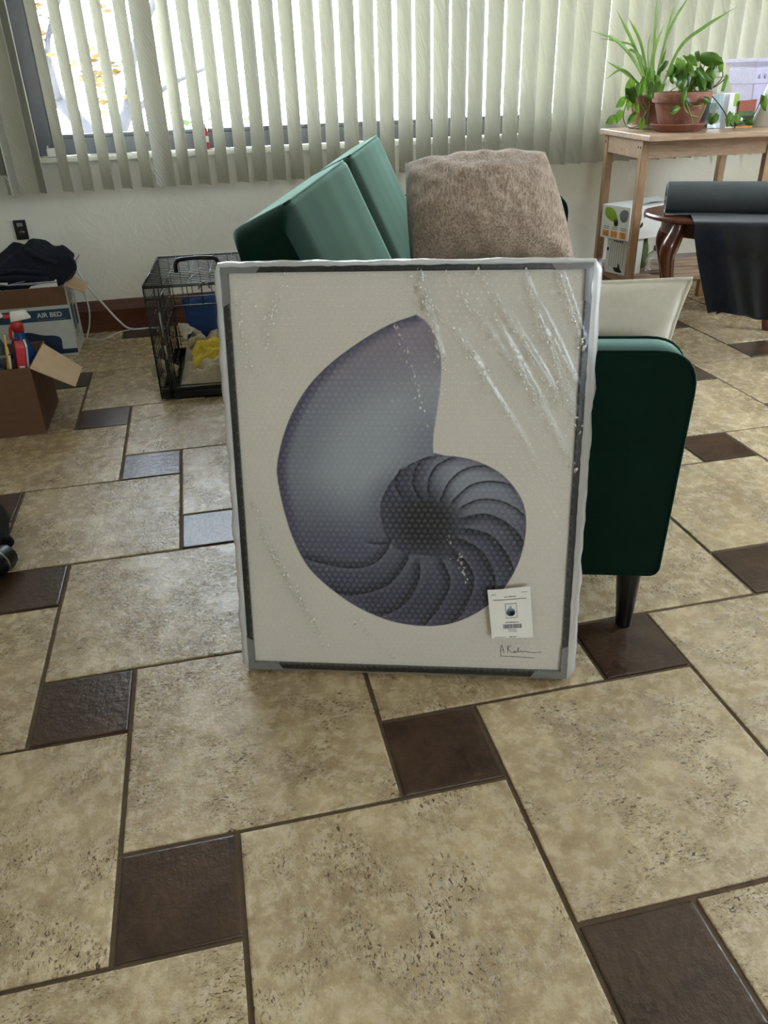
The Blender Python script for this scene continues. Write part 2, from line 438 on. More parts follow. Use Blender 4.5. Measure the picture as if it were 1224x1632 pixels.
# ------------------------------------------------------------------ the room
X0, X1, Y0, Y1, HC = -2.0, 3.7, -2.7, 3.98, 2.45
WX0, WX1, WZ0, WZ1 = -0.66, 2.95, 0.775, 2.1
b = MB()
b.box(X0 - .15, Y1, -.1, X1 + .15, Y1 + .15, WZ0 - .02).box(X0 - .15, Y1, WZ1, X1 + .15, Y1 + .15, HC)
b.box(X0 - .15, Y1, WZ0 - .02, WX0, Y1 + .15, WZ1).box(WX1, Y1, WZ0 - .02, X1 + .15, Y1 + .15, WZ1)
struct(b.build('wall_back', 'plaster'))
struct(MB().box(X0 - .15, Y0, -.1, X0, Y1, HC).build('wall_left', 'plaster'))
struct(MB().box(X1, Y0, -.1, X1 + .15, 1.2, HC).box(X1, 2.3, -.1, X1 + .15, Y1, HC).box(X1, 1.2, -.1, X1 + .15, 2.3, 1.1).box(X1, 1.2, 2.1, X1 + .15, 2.3, HC).build('wall_right', 'plaster'))
b = MB()
b.box(X0 - .15, Y0 - .15, -.1, .375, Y0, HC).box(1.125, Y0 - .15, -.1, X1 + .15, Y0, HC).box(.375, Y0 - .15, 1.825, 1.125, Y0, HC).box(.375, Y0 - .15, -.1, 1.125, Y0, 1.075)  # small opening added in this unseen wall to let in fill daylight
struct(b.build('wall_front', 'plaster'))
struct(MB().box(X0 - .15, Y0 - .15, HC, X1 + .15, Y1 + .15, HC + .1).build('ceiling', 'ceiling_white'))

# floor: grout bed, then every tile (one large and one small square per repeat)
floor = struct(MB().box(X0, Y0, -.1, X1, Y1, -.0035).build('floor', 'grout'))
L_, S_, G_ = 0.457, 0.1824, 0.0042
OX, OY = -0.2549, 0.8894
def tile_mesh(name, w, h, matn):
    vs = []
    # tile body with a softly pressed edge
    e = .0025
    rings = [(-w / 2, -h / 2, w / 2, h / 2, -.012), (-w / 2, -h / 2, w / 2, h / 2, -.0016), (-w / 2 + e * .4, -h / 2 + e * .4, w / 2 - e * .4, h / 2 - e * .4, -.0005), (-w / 2 + e * 1.4, -h / 2 + e * 1.4, w / 2 - e * 1.4, h / 2 - e * 1.4, 0.0)]
    fs = []
    for (a, c, d_, f_, z) in rings: vs += [(a, c, z), (d_, c, z), (d_, f_, z), (a, f_, z)]
    for k in range(3):
        for j in range(4): fs.append((k * 4 + j, k * 4 + (j + 1) % 4, (k + 1) * 4 + (j + 1) % 4, (k + 1) * 4 + j))
    fs.append((12, 13, 14, 15))
    mm = MB().add(vs, fs); me = mm.mesh(name); me.materials.append(M[matn]); return me
big_me = tile_mesh('large_tile', L_ - 2 * G_, L_ - 2 * G_, 'tile_light')
sml_me = tile_mesh('small_tile', S_ - 2 * G_, S_ - 2 * G_, 'tile_dark')
def lay(x0, y0, x1, y1, me, nm, matn):
    x0 += G_; y0 += G_; x1 -= G_; y1 -= G_
    cx0, cy0, cx1, cy1 = max(x0, X0), max(y0, Y0), min(x1, X1), min(y1, Y1)
    if cx1 - cx0 < .015 or cy1 - cy0 < .015: return
    if (cx0, cy0, cx1, cy1) != (x0, y0, x1, y1): me = tile_mesh(nm, cx1 - cx0, cy1 - cy0, matn)
    o = put(nm, me, floor); o.location = ((cx0 + cx1) / 2, (cy0 + cy1) / 2, random.uniform(-.0006, .0006))
    if me is big_me or me is sml_me: o.rotation_euler = (0, 0, random.choice((0, PI / 2, PI, -PI / 2)))
for a in range(-12, 16):
    for c in range(-12, 14):
        ox = OX + a * L_ - c * S_; oy = OY + a * S_ + c * L_
        lay(ox, oy, ox + L_, oy + L_, big_me, 'large_tile', 'tile_light')
        lay(ox, oy - S_, ox + S_, oy, sml_me, 'small_tile', 'tile_dark')

prof = [(3.98, 0), (3.962, 0), (3.962, .092), (3.958, .098), (3.958, .108), (3.966, .118), (3.968, .128), (3.972, .138), (3.976, .146), (3.98, .147)]
bb = MB().prism(prof, X0, X1, 'x').build('baseboard_back', 'baseboard', sharp=40); struct(bb)
struct(MB().box(WX0 - .02, 3.958, .752, WX1 + .02, 4.05, .775).bevel(.006, 2).build('trim_1', 'plaster'))

# window: dark aluminium frame, three mullions, four panes
win = bpy.data.objects.new('window_1', None); COL.objects.link(win); win.location = (0, 0, 0); struct(win)
MB().box(WX0, 4.045, .775, WX0 + .062, 4.115, WZ1).box(WX0 + .062, 4.06, .775, WX0 + .08, 4.10, WZ1).build('jamb', 'alu_dark', win)
MB().box(WX1 - .062, 4.045, .775, WX1, 4.115, WZ1).build('jamb', 'alu_dark', win)
MB().box(WX0 + .08, 4.05, .775, WX1 - .062, 4.11, .842).box(WX0 + .08, 4.062, .842, WX1 - .062, 4.095, .858).bevel(.003, 1).build('bottom_rail', 'alu_dark', win)
MB().box(WX0 + .08, 4.05, WZ1 - .05, WX1 - .062, 4.11, WZ1).build('top_rail', 'alu_dark', win)
mus = [0.318, 1.26, 2.2]
for x in mus: MB().box(x - .018, 4.055, .858, x + .018, 4.105, WZ1 - .05).bevel(.003, 1).build('mullion', 'alu_dark', win)
xs = [WX0 + .08] + mus + [WX1 - .062]
for i in range(4): MB().box(xs[i] + .018 * (i > 0), 4.075, .858, xs[i + 1] - .018 * (i < 3), 4.079, WZ1 - .05).build('pane', 'glass', win)

# ------------------------------------------------------------------ outside the window
tag(MB().box(-14, 4.2, -.5, 20, 30, -.35).build('yard_ground', 'ground_out'), 'pale sunlit yard ground seen through the gaps of the blinds', 'ground')['kind'] = 'structure'
def leaf_cloud(c, r, n, size, seed):
    rnd = random.Random(seed); mb = MB()
    for _ in range(n):
        p = Vector((rnd.gauss(0, .45), rnd.gauss(0, .4), rnd.gauss(0, .45)))
        p = Vector((c[0] + p.x * r[0], c[1] + p.y * r[1], c[2] + p.z * r[2]))
        q = Matrix.Rotation(rnd.uniform(0, 6.3), 3, 'Z') @ Matrix.Rotation(rnd.uniform(-1.2, 1.2), 3, 'X')
        s_ = size * rnd.uniform(.6, 1.3)
        mb.add([p + q @ Vector(v) for v in ((-s_, 0, 0), (0, -.5 * s_, 0), (s_, 0, .15 * s_), (0, .5 * s_, .1 * s_))], [(0, 1, 2, 3)])
    return mb
def yard_tree(label, base, forks, clouds, matn, seed):
    t = thing('yard_tree', label, 'tree', base, 0, 'trees in the yard')
    mb = MB()
    for pts, r in forks:
        mb.tube(catmull(pts, 4), [r * (1 - .6 * i / (4 * (len(pts) - 1))) for i in range(4 * (len(pts) - 1) + 1)], 7)
    mb.build('trunk', 'bark', t, True)
    for k, (c, rr, n, s_) in enumerate(clouds): leaf_cloud(c, rr, n, s_, seed + k).build('foliage', matn, t, kind='stuff')
yard_tree('bare forked tree with yellow leaves outside the left window pane', (-.75, 7.2, -.35),
          [([(0, 0, 0), (.05, 0, .7), (-.05, 0, 1.1), (-.35, .1, 1.5), (-.5, .1, 2.2)], .09), ([(.03, 0, .8), (.3, 0, 1.2), (.42, -.1, 1.6), (.75, 0, 2.1)], .06), ([(.28, 0, 1.15), (.6, .1, 1.35), (1.0, .1, 1.5)], .03), ([(-.2, 0, 1.3), (-.2, .1, 1.7), (.1, .1, 2.2)], .03)],
          [((-.35, 0, 1.85), (.28, .2, .3), 150, .05), ((.12, 0, 1.45), (.22, .2, .22), 110, .05), ((.5, 0, 2.0), (.4, .2, .3), 60, .05)], 'leaf_yellow', 3)
for i, (x, y, z, rr, n, lb) in enumerate([(-.35, 6.6, .25, (.35, .3, .3), 160, 'low green shrub beyond the left window pane near the yellow tree'), (.15, 7.6, .6, (.4, .3, .3), 130, 'pale green shrub outside, just left of the window mullion'), (1.15, 7.0, .3, (.5, .3, .35), 150, 'green shrub outside, right of the window mullion')]):
    t = thing('yard_shrub', lb, 'shrub', (x, y, -.35), 0, 'shrubs in the yard')
    MB().tube([(0, 0, 0), (0, 0, z + .3)], [.03, .01], 6).tube([(0, 0, .1), (.12, 0, z + .35)], [.02, .008], 6).build('stem', 'bark', t, True)
    leaf_cloud((0, 0, z + .35), rr, n, .05, 40 + i).build('foliage', 'leaf_out', t, kind='stuff')

# ------------------------------------------------------------------ vertical blind
bl = thing('vertical_blind', 'cream textured vertical blind hanging across the whole window', 'blind', (0, 3.90, 0))
MB().box(-.95, -.03, 2.13, 3.25, .03, 2.18).bevel(.004, 1).build('head_rail', 'white_plastic', bl)
def slat_me():
    mb = MB(); n = 6; w = .089
    def fn(u, v):
        x = (u - .5) * w
        return (x, .011 * (1 - (2 * u - 1) ** 2), .64 + v * 1.485)
    mb.grid(fn, n, 3)
    o = len(mb.v); mb.v += [(x, y + .0009, z) for x, y, z in mb.v]
    nf = list(mb.f); mb.f += [tuple(i + o for i in reversed(f)) for f in nf]
    w_ = n + 1; rows = 4
    for j in range(3):
        for c in (0, n): mb.f.append((j * w_ + c, (j + 1) * w_ + c, (j + 1) * w_ + c + o, j * w_ + c + o))
    for i in range(n):
        for rj in (0, 3): mb.f.append((rj * w_ + i, rj * w_ + i + 1, rj * w_ + i + 1 + o, rj * w_ + i + o))
    me = mb.mesh('slat', True); me.set_sharp_from_angle(angle=R(40)); me.materials.append(M['slat']); return me
sm = slat_me()
rnd = random.Random(5)
slats = []
x = -.552
for k in range(0, 45):
    ang = -54 + rnd.uniform(-2.5, 2.5)
    dx = rnd.uniform(-.003, .003)
    if k == 5: ang = -16
    slats.append((x + k * .0845 + dx, ang))
slats += [(-.652, -62), (-.712, -22), (-.79, -70), (-.875, -54)]
for xx, ang in slats:
    o = put('slat', sm, bl); o.location = (xx, rnd.uniform(-.002, .002), 0); o.rotation_euler = (rnd.uniform(-.003, .003), 0, R(ang))
w = thing('blind_chain_weight', 'small grey chain weight of the blind hanging beside its left edge', 'blind chain', (-.80, 3.905, .70))
MB().tube([(0, 0, .12), (0, 0, .6), (0, 0, 1.42)], .0018, 6).build('chain', 'white_plastic', w, True)
MB().box(-.012, -.005, .02, .012, .005, .13).bevel(.003, 2).build('weight', 'wand_grey', w)
MB().tube([(0, 0, .02), (.012, 0, .005), (.018, 0, -.008), (.008, 0, -.014)], .003, 6).build('hook', 'white_plastic', w, True)

# things on the sill
s_ = thing('alarm_sensor', 'small white plastic sensor box on the sill at the window jamb', 'sensor', (-.602, 4.0, .775))
MB().box(-.018, -.012, 0, .018, .012, .036).bevel(.007, 3).build('case', 'white_plastic', s_)
MB().box(-.013, -.006, .034, -.007, 0, .046).build('antenna', 'white_plastic', s_)
c_ = thing('spray_can', 'slim red and white can standing on the window sill', 'can', (.062, 4.015, .775))
MB().lathe([(.017, 0), (.0185, .003), (.0185, .082), (.013, .09)], 18).build('body', 'red_plastic', c_, True)
MB().lathe([(.013, .09), (.013, .102), (.009, .106)], 16).build('cap', 'white_plastic', c_, True)
MB().lathe([(.0188, .03), (.0188, .055)], 18).build('label_band', 'print_pale', c_, True)
oc = thing('wall_outlet', 'dark outlet plate on the wall above the air bed box', 'outlet', (-.797, 3.98, .487))
MB().box(-.027, -.008, -.042, .027, 0, .042).bevel(.004, 2).build('plate', 'black_plastic', oc)
MB().lathe([(.013, 0), (.013, .004), (.010, .006)], 20).xf(Matrix.Translation((.003, -.008, -.012)) @ Matrix.Rotation(R(90), 4, 'X')).build('socket', 'brass', oc, True)
MB().box(-.012, -.012, .014, .012, -.008, .03).bevel(.001, 1).build('switch', 'grey_metal', oc)

# ------------------------------------------------------------------ sofa (local x: depth to the front, y: length away from the camera)
def round_poly(pts, rads, n=6):
    out = []; k = len(pts)
    for i in range(k):
        p = Vector(pts[i]); a = (Vector(pts[i - 1]) - p); c = (Vector(pts[(i + 1) % k]) - p); r = rads[i]
        if r <= 0: out.append(tuple(p)); continue
        la, lc = a.length, c.length; a.normalize(); c.normalize(); r = min(r, la * .49, lc * .49)
        p0 = p + a * r; p1 = p + c * r
        for j in range(n + 1):
            t = j / n
            out.append(tuple((1 - t) ** 2 * p0 + 2 * t * (1 - t) * p + t * t * p1))
    return out
SANG = R(-17.7)
sofa = thing('sofa', 'dark green velvet two-seat sofa standing behind the wrapped picture', 'sofa', (.024, 1.432, 0), SANG)
LS = 2.06
arm_poly = round_poly([(.02, .15), (.822, .15), (.834, .615), (.0, .615)], [.02, .02, .075, .06], 8)
for y0 in (0.0, LS - .09):
    mb = MB().prism(arm_poly, y0, y0 + .09, 'y').bevel(.006, 2, 50)
    a_ = mb.build('arm', 'velvet', sofa, sharp=45)
    for yy in (y0 + .003, y0 + .087):
        pp = [(x_, yy, z_) for x_, z_ in arm_poly]; pp.append(pp[0])
        MB().tube(pp, .0042, 6, False).build('piping', 'velvet', a_, True)
MB().box(.06, .092, .15, .81, LS - .092, .30).bevel(.012, 2).build('seat_base', 'velvet', sofa, sharp=45)
seam = 1.01
def soft_box(x0, y0, z0, x1, y1, z1, rad, puff=0.0):
    mb = MB().box(x0, y0, z0, x1, y1, z1).bevel(rad, 4)
    return mb
for (a, c) in ((.094, seam - .003), (seam + .003, LS - .094)):
    soft_box(.20, a, .302, .825, c, .425, .03).build('seat_cushion', 'velvet', sofa, sharp=50)
# back: reclined slab cushions
for k, (a, c) in enumerate(((.096, seam - .003), (seam + .003, LS - .11))):
    poly = round_poly([(.165, .40), (.283, .428), (.088, .852), (-.022, .802)], [.02, .02, .022, .022], 5)
    ny = 18
    vs = []; n = len(poly)
    cx_ = sum(p[0] for p in poly) / n; cz_ = sum(p[1] for p in poly) / n
    for j in range(ny + 1):
        t = j / ny; e = min(t, 1 - t); sh = 1 - .16 * max(0, 1 - e / .03) ** 2
        pf = (.011 + .0025 * nz(t * 7, k * 3.0)) * math.sin(PI * t) ** .35
        for (px, pz) in poly:
            q = Vector((px - cx_, pz - cz_)); d = Vector((.907, .42)).dot(q)
            ox = (.907 * pf if d > .02 else 0); oz = (.42 * pf if d > .02 else 0)
            vs.append((cx_ + q.x * sh + ox, a + (c - a) * t, cz_ + q.y * sh + oz))
    fs = [(j * n + i, j * n + (i + 1) % n, (j + 1) * n + (i + 1) % n, (j + 1) * n + i) for j in range(ny) for i in range(n)]
    fs += [tuple(range(n)), tuple(range(ny * n + n - 1, ny * n - 1, -1))]
    bc = MB().add(vs, fs).build('back_cushion', 'velvet', sofa, sharp=60)
    hi_ = max(range(n), key=lambda i: poly[i][1])
    pts = [Vector(vs[j * n + hi_]) + Vector((0, 0, .0005)) for j in range(1, ny)]
    MB().tube(pts, .0035, 6).build('piping', 'velvet', bc, True)
MB().prism(round_poly([(.03, .15), (.10, .15), (.19, .50), (.06, .62), (-.0, .62)], [.01, .01, .02, .02, .03], 3), .092, LS - .092, 'y').build('back_frame', 'velvet', sofa, sharp=45)
for (x_, y_) in ((.778, .045), (.778, LS - .045), (.07, .045), (.07, LS - .045)):
    t = 1 if x_ > .4 else -1
    MB().tube([(x_ - .002, y_, .152), (x_, y_ - (.01 if y_ < 1 else -.01), 0)], [.027, .0165], 16).build('leg', 'leg_black', sofa, sharp=50)

def pillow(w, h, t, n=30, c=.07, seed=1.0, wr=.006, power=.42):
    mb = MB(); N = n + 1
    def P(i, j, sg):
        u = -1 + 2 * i / n; v = -1 + 2 * j / n
        x = w / 2 * u * (1 - c * (1 - v * v) * abs(u)); z = h / 2 * v * (1 - c * (1 - u * u) * abs(v))
        e = max(0.0, (1 - u * u) * (1 - v * v))
        y = sg * t / 2 * e ** power
        k = wr * (nz(u * 4 + seed, v * 4, seed + sg) + .5 * nz(u * 9 + seed, v * 9, sg)) * min(1, 4 * e)
        # radial puckers near the seams
        ang = math.atan2(v, u); k += wr * .8 * math.sin(ang * 17 + seed) * max(0, 1 - e * 2.2) * min(1, e * 12)
        return (x, y + sg * k, z)
    idx = {}
    for sg in (-1, 1):
        for j in range(N):
            for i in range(N):
                if sg == 1 and (i in (0, n) or j in (0, n)): idx[(sg, i, j)] = idx[(-1, i, j)]; continue
                idx[(sg, i, j)] = len(mb.v); mb.v.append(P(i, j, sg))
        for j in range(n):
            for i in range(n):
                f = (idx[(sg, i, j)], idx[(sg, i + 1, j)], idx[(sg, i + 1, j + 1)], idx[(sg, i, j + 1)])
                mb.f.append(f if sg < 0 else f[::-1])
    rim = [mb.v[idx[(-1, i, 0)]] for i in range(N)] + [mb.v[idx[(-1, n, j)]] for j in range(1, N)] + [mb.v[idx[(-1, i, n)]] for i in range(n - 1, -1, -1)] + [mb.v[idx[(-1, 0, j)]] for j in range(n - 1, -1, -1)]
    return mb, rim
def sofa_pt(s, n, z):
    return Vector((.024, 1.432, 0)) + Matrix.Rotation(SANG, 3, 'Z') @ Vector((s, n, z))
def stand(o, bl_, br_, tl_):
    """orient local x from bl to br, local z towards tl"""
    ex = (br_ - bl_).normalized(); ez = (tl_ - bl_); ez = (ez - ex * ez.dot(ex)).normalized(); ey = ez.cross(ex)
    mm = Matrix.Identity(4)
    for i in range(3): mm[i][0] = ex[i]; mm[i][1] = ey[i]; mm[i][2] = ez[i]
    return mm
pb = thing('throw_pillow', 'large brown chenille throw pillow leaning at the far end of the sofa', 'pillow')
bl_, br_, tl_ = sofa_pt(.245, 1.235, .50), sofa_pt(.79, 1.235, .50), sofa_pt(.245, 1.60, .80)
mm = stand(pb, bl_, br_, tl_); mm.translation = (br_ + tl_) / 2; pb.matrix_world = mm
mb, rim = pillow(2.0, 2.0, .20, 40, .02, 2.0, .008, .46)
PC = [(-.262, -.235), (.262, -.235), (.178, .244), (-.300, .208)]     # slumped outline: bottom left, bottom right, top right, top left
def slump(v):
    a_, c_ = (v[0] + 1) / 2, (v[2] + 1) / 2
    x_ = (1 - a_) * (1 - c_) * PC[0][0] + a_ * (1 - c_) * PC[1][0] + a_ * c_ * PC[2][0] + (1 - a_) * c_ * PC[3][0]
    z_ = (1 - a_) * (1 - c_) * PC[0][1] + a_ * (1 - c_) * PC[1][1] + a_ * c_ * PC[2][1] + (1 - a_) * c_ * PC[3][1]
    z_ += .010 * math.sin(PI * a_) * c_ ** 2; x_ += .024 * math.sin(PI * c_) * (a_ - .35)
    return (x_, v[1], z_)
mb.v = [slump(v) for v in mb.v]
mb.build('cover', 'chenille', pb, True)
pw = thing('throw_pillow', 'cream satin pillow with piped edge against the near sofa arm', 'pillow')
bl_, br_, tl_ = sofa_pt(.41, .19, .44), sofa_pt(.80, .19, .44), sofa_pt(.41, .225, .70)
mm = stand(pw, bl_, br_, tl_); mm.translation = sofa_pt(.59, .205, .557); pw.matrix_world = mm
mb, rim = pillow(.50, .27, .11, 30, .05, 5.0, .0035)
fl = lambda v: (v[0] + (.02 * (v[2] / .135) * (v[0] / .25 > .0) * max(0, v[0] / .25)), v[1], v[2] - .012 * (v[0] < 0) * abs(v[0]) / .25)
mb.v = [fl(v) for v in mb.v]; rim = [fl(v) for v in rim]
cv = mb.build('cover', 'cream_fabric', pw, True)
MB().tube(rim, .0042, 6, False).build('piping', 'cream_fabric', cv, True)

# ------------------------------------------------------------------ framed print in bubble wrap (local x: width, z: up the sheet, y: back)
FA, FT, FW, FH = -0.30266, 0.19813, 0.635, 0.779
pic = thing('framed_print', 'framed nautilus shell print in bubble wrap leaning on the green sofa', 'framed picture')
dx_ = Vector((math.cos(FA), math.sin(FA), 0)); nn_ = Vector((-math.sin(FA), math.cos(FA), 0))
up_ = Vector((0, 0, math.cos(FT))) + nn_ * math.sin(FT); bk_ = up_.cross(dx_)
mm = Matrix.Identity(4)
for i in range(3): mm[i][0] = dx_[i]; mm[i][1] = bk_[i]; mm[i][2] = up_[i]
mm.translation = (-.025, 1.278, .0085); pic.matrix_world = mm
FB = .0115
MB().box(FB * .6, .010, FB * .6, FW - FB * .6, .024, FH - FB * .6).build('backing_board', 'carton', pic)
def bar(poly): return MB().prism(poly, 0.0, .026, 'y').bevel(.0015, 1).build('frame_bar', 'frame', pic)
bar([(0, 0), (FW, 0), (FW - FB, FB), (FB, FB)]); bar([(0, FH), (FB, FH - FB), (FW - FB, FH - FB), (FW, FH)])
bar([(0, 0), (FB, FB), (FB, FH - FB), (0, FH)]); bar([(FW, 0), (FW, FH), (FW - FB, FH - FB), (FW - FB, FB)])
CP = .066
for sx in (0, 1):
    for sz in (0, 1):
        fx = (lambda a: a) if sx == 0 else (lambda a: FW - a); fz = (lambda a: a) if sz == 0 else (lambda a: FH - a)
        e = -.0012; q = FB + .0008
        poly = [(fx(e), fz(e)), (fx(CP + .006), fz(e)), (fx(CP - .004), fz(q)), (fx(q), fz(q)), (fx(q), fz(CP - .004)), (fx(e), fz(CP + .004))]
        MB().prism(poly, -.0022, .028, 'y').build('corner_protector', 'protector', pic)

# the printed image: a cut nautilus shell, painted per vertex of the flat sheet
outer = catmull([(.3394, .6945), (.2941, .6788), (.2462, .653), (.191, .6149), (.1467, .5728), (.1135, .5236), (.0921, .4732), (.0795, .425), (.0789, .3922), (.088, .3324), (.1045, .2712), (.1318, .2159), (.1766, .1707), (.2289, .1339), (.2885, .1087), (.3482, .0995), (.401, .1047), (.4465, .1242), (.4847, .1539), (.5153, .1969), (.5356, .2457), (.544, .2998), (.5396, .346), (.5241, .3783), (.4954, .41), (.4582, .4306), (.4213, .441), (.3906, .4439)], 5)
inner = catmull([(.3906, .4439), (.3537, .4372), (.3227, .4222), (.2976, .3981), (.2816, .3718), (.273, .3419), (.2776, .3051), (.287, .2816), (.2997, .2647), (.3222, .2514)], 5)
mouth = catmull([(.3703, .4430), (.3701, .4751), (.3747, .5124), (.382, .5671), (.3827, .6205), (.3735, .6554), (.3575, .6813), (.3394, .6945)], 5)
SEPTA = [
 [(.2893, .2738), (.2716, .2688), (.2482, .2715)], [(.2892, .2707), (.2787, .2502), (.2533, .2276), (.2144, .2197), (.165, .226), (.125, .237)],
 [(.3242, .2417), (.3034, .2064), (.2734, .18), (.213, .1622), (.170, .171)], [(.3462, .2265), (.3419, .1914), (.315, .1454), (.2696, .1194), (.245, .122)],
 [(.3916, .2338), (.4038, .1929), (.3866, .1441), (.357, .1037)], [(.4174, .2562), (.4442, .2192), (.4479, .1844), (.4312, .1355), (.4108, .108)],
 [(.4256, .2811), (.4606, .2602), (.4848, .2202), (.4899, .195), (.484, .158)], [(.4367, .3027), (.477, .2913), (.5096, .255), (.5238, .2211), (.524, .205)],
 [(.4333, .3269), (.4701, .332), (.5074, .3161), (.5339, .2893), (.541, .270)], [(.4244, .3463), (.4553, .3602), (.4919, .3592), (.5204, .3463), (.541, .330)],
 [(.4072, .3565), (.4378, .3865), (.4739, .3958), (.5104, .3904), (.524, .380)], [(.3845, .3592), (.401, .3949), (.4287, .4186), (.462, .4253), (.480, .421)],
 [(.3617, .3678), (.3629, .3974), (.3782, .4253), (.4088, .4421)], [(.3446, .3616), (.3346, .3852), (.336, .4117), (.3501, .4352), (.3669, .4417)], [(.3103, .3671), (.3018, .3848), (.3019, .3996), (.310, .416)]]
def pdist(X, Y, pts):
    d = np.full(X.shape, 9.0); side = np.zeros(X.shape)
    for (x0, y0), (x1, y1) in zip(pts[:-1], pts[1:]):
        ex, ey = x1 - x0, y1 - y0; l2 = ex * ex + ey * ey + 1e-12
        t = np.clip(((X - x0) * ex + (Y - y0) * ey) / l2, 0, 1)
        dd = np.hypot(X - x0 - t * ex, Y - y0 - t * ey)
        cr = ex * (Y - y0) - ey * (X - x0)
        k = dd < d; d = np.where(k, dd, d); side = np.where(k, np.sign(cr), side)
    return d, side
def inside(X, Y, poly):
    r_ = np.zeros(X.shape, bool); j = len(poly) - 1
    for i in range(len(poly)):
        xi, yi = poly[i]; xj, yj = poly[j]
        c_ = ((yi > Y) != (yj > Y)) & (X < (xj - xi) * (Y - yi) / (yj - yi + 1e-12) + xi)
        r_ ^= c_; j = i
    return r_
def sm(a, b_, x): t = np.clip((x - a) / (b_ - a), 0, 1); return t * t * (3 - 2 * t)
def shell_colours(U, V):
    """sRGB values (0..255) of the print at sheet position U, V in metres"""
    paper_c = np.array([232., 226., 214.])
    body = outer + mouth[1:]
    ins = inside(U, V, body)
    d_edge, _ = pdist(U, V, body + [body[0]])
    sd = np.where(ins, d_edge, -d_edge); cover = sm(-.0009, .0009, sd)
    d_out, _ = pdist(U, V, outer)
    whorl_poly = outer[-70:] + inner[1:]
    # inner coil: everything right/below of the inner curve
    core = np.array([.3619, .3136])
    rr = np.hypot(U - core[0], V - core[1])
    coil = inside(U, V, inner + [(.34, .25), (.40, .24), (.47, .20), (.56, .22), (.56, .44), (.3906, .4439)]) & ins
    d_in, sd_in = pdist(U, V, inner)
    def col(*c): return np.array(c, float)
    def lerp(a, b_, t): return a + (b_ - a) * t[..., None]
    light = col(170, 178, 186); mid_ = col(136, 140, 154); dark = col(84, 82, 106); purple = col(156, 144, 158)
    t_in = sm(0, .10, d_out)
    C = lerp(lerp(dark[None, None], mid_[None, None], sm(0, .03, d_out)), light[None, None], sm(.02, .13, d_out))
    C = lerp(C, purple[None, None], sm(.50, .68, V) * .85)
    C = lerp(C, col(92, 94, 114)[None, None], 1 - sm(.24, .42, V))
    C = lerp(C, col(66, 66, 86)[None, None], (1 - sm(.14, .26, V)) * .9)
    C = lerp(C, dark[None, None], (1 - sm(0, .022, d_out)) * .75)
    C = lerp(C, col(96, 98, 114)[None, None], np.where(~coil, (1 - sm(0, .05, d_in)) * (1 - sm(.38, .46, V)) * .5, 0))
    # coil shading
    cc = lerp(col(78, 78, 98)[None, None], col(158, 164, 176)[None, None], sm(.24, .42, V) * sm(.32, .42, U) * .95)
    cc = lerp(cc, col(98, 96, 114)[None, None], (1 - sm(0, .025, d_out)) * .55)
    cc = lerp(cc, col(76, 76, 96)[None, None], 1 - sm(.28, .36, U))
    cc = lerp(cc, col(44, 44, 50)[None, None], (1 - sm(.025, .09, rr)) * .92)
    C = np.where(coil[..., None], cc, C)
    # chamber walls: a thin dark line with a soft shaded band on its outer side
    for i, sp in enumerate(SEPTA):
        pts = catmull(sp, 5)
        d, sd_ = pdist(U, V, pts)
        lw = .0016 if i > 1 else .0011
        a = (1 - sm(lw * .4, lw * 1.6, d)) * (.85 if i > 0 else .5)
        low = 1 if 2 <= i <= 8 else (.75 if i == 1 else .55)
        band = np.where(sd_ < 0, (1 - sm(0, .022 if 1 <= i <= 8 else .012, d)), 0) * .80 * low
        C = lerp(C, col(46, 46, 58)[None, None], band); C = lerp(C, col(34, 34, 44)[None, None], a)
        hi = np.where(sd_ > 0, (1 - sm(.002, .014, d)) * sm(.001, .003, d), 0) * .14
        C = lerp(C, col(190, 192, 200)[None, None], hi)
    rim = (1 - sm(.0004, .0022, np.abs(d_in))) * np.where(V > .25, .75, 0)
    C = lerp(C, col(52, 52, 66)[None, None], rim)
    C = lerp(C, col(50, 48, 66)[None, None], (1 - sm(.0, .003, d_out)) * .55)
    return lerp(paper_c[None, None], C, cover)
def painted_sheet(name, x0, z0, x1, z1, y, step, cfun, parent, matn):
    nu = max(2, int((x1 - x0) / step)); nv = max(2, int((z1 - z0) / step))
    us = np.linspace(x0, x1, nu + 1); vs = np.linspace(z0, z1, nv + 1)
    U, V = np.meshgrid(us, vs)
    co = np.stack([U, np.full(U.shape, y), V], -1).reshape(-1, 3)
    ii = (np.arange(nv)[:, None] * (nu + 1) + np.arange(nu)[None, :]).ravel()
    q = np.stack([ii, ii + 1, ii + nu + 2, ii + nu + 1], -1)
    me = bpy.data.meshes.new(name); me.vertices.add(len(co)); me.vertices.foreach_set('co', co.ravel().astype(np.float32))
    me.loops.add(q.size); me.loops.foreach_set('vertex_index', q.ravel().astype(np.int32))
    me.polygons.add(len(q)); me.polygons.foreach_set('loop_start', np.arange(0, q.size, 4, dtype=np.int32))
    me.update(calc_edges=True)
    c = cfun(U, V).reshape(-1, 3) / 255.0
    c = np.where(c <= .04045, c / 12.92, ((c + .055) / 1.055) ** 2.4)
    at = me.color_attributes.new('Col', 'FLOAT_COLOR', 'POINT')
    at.data.foreach_set('color', np.concatenate([c, np.ones((len(c), 1))], 1).astype(np.float32).ravel())
    me.materials.append(M[matn]); me.validate()
    return put(name, me, parent)
pr = painted_sheet('art_print', FB * .5, FB * .5, FW - FB * .5, FH - FB * .5, .0085, .0016, shell_colours, pic, 'print')
pr['label'] = 'off-white print of a blue-grey cut nautilus shell'
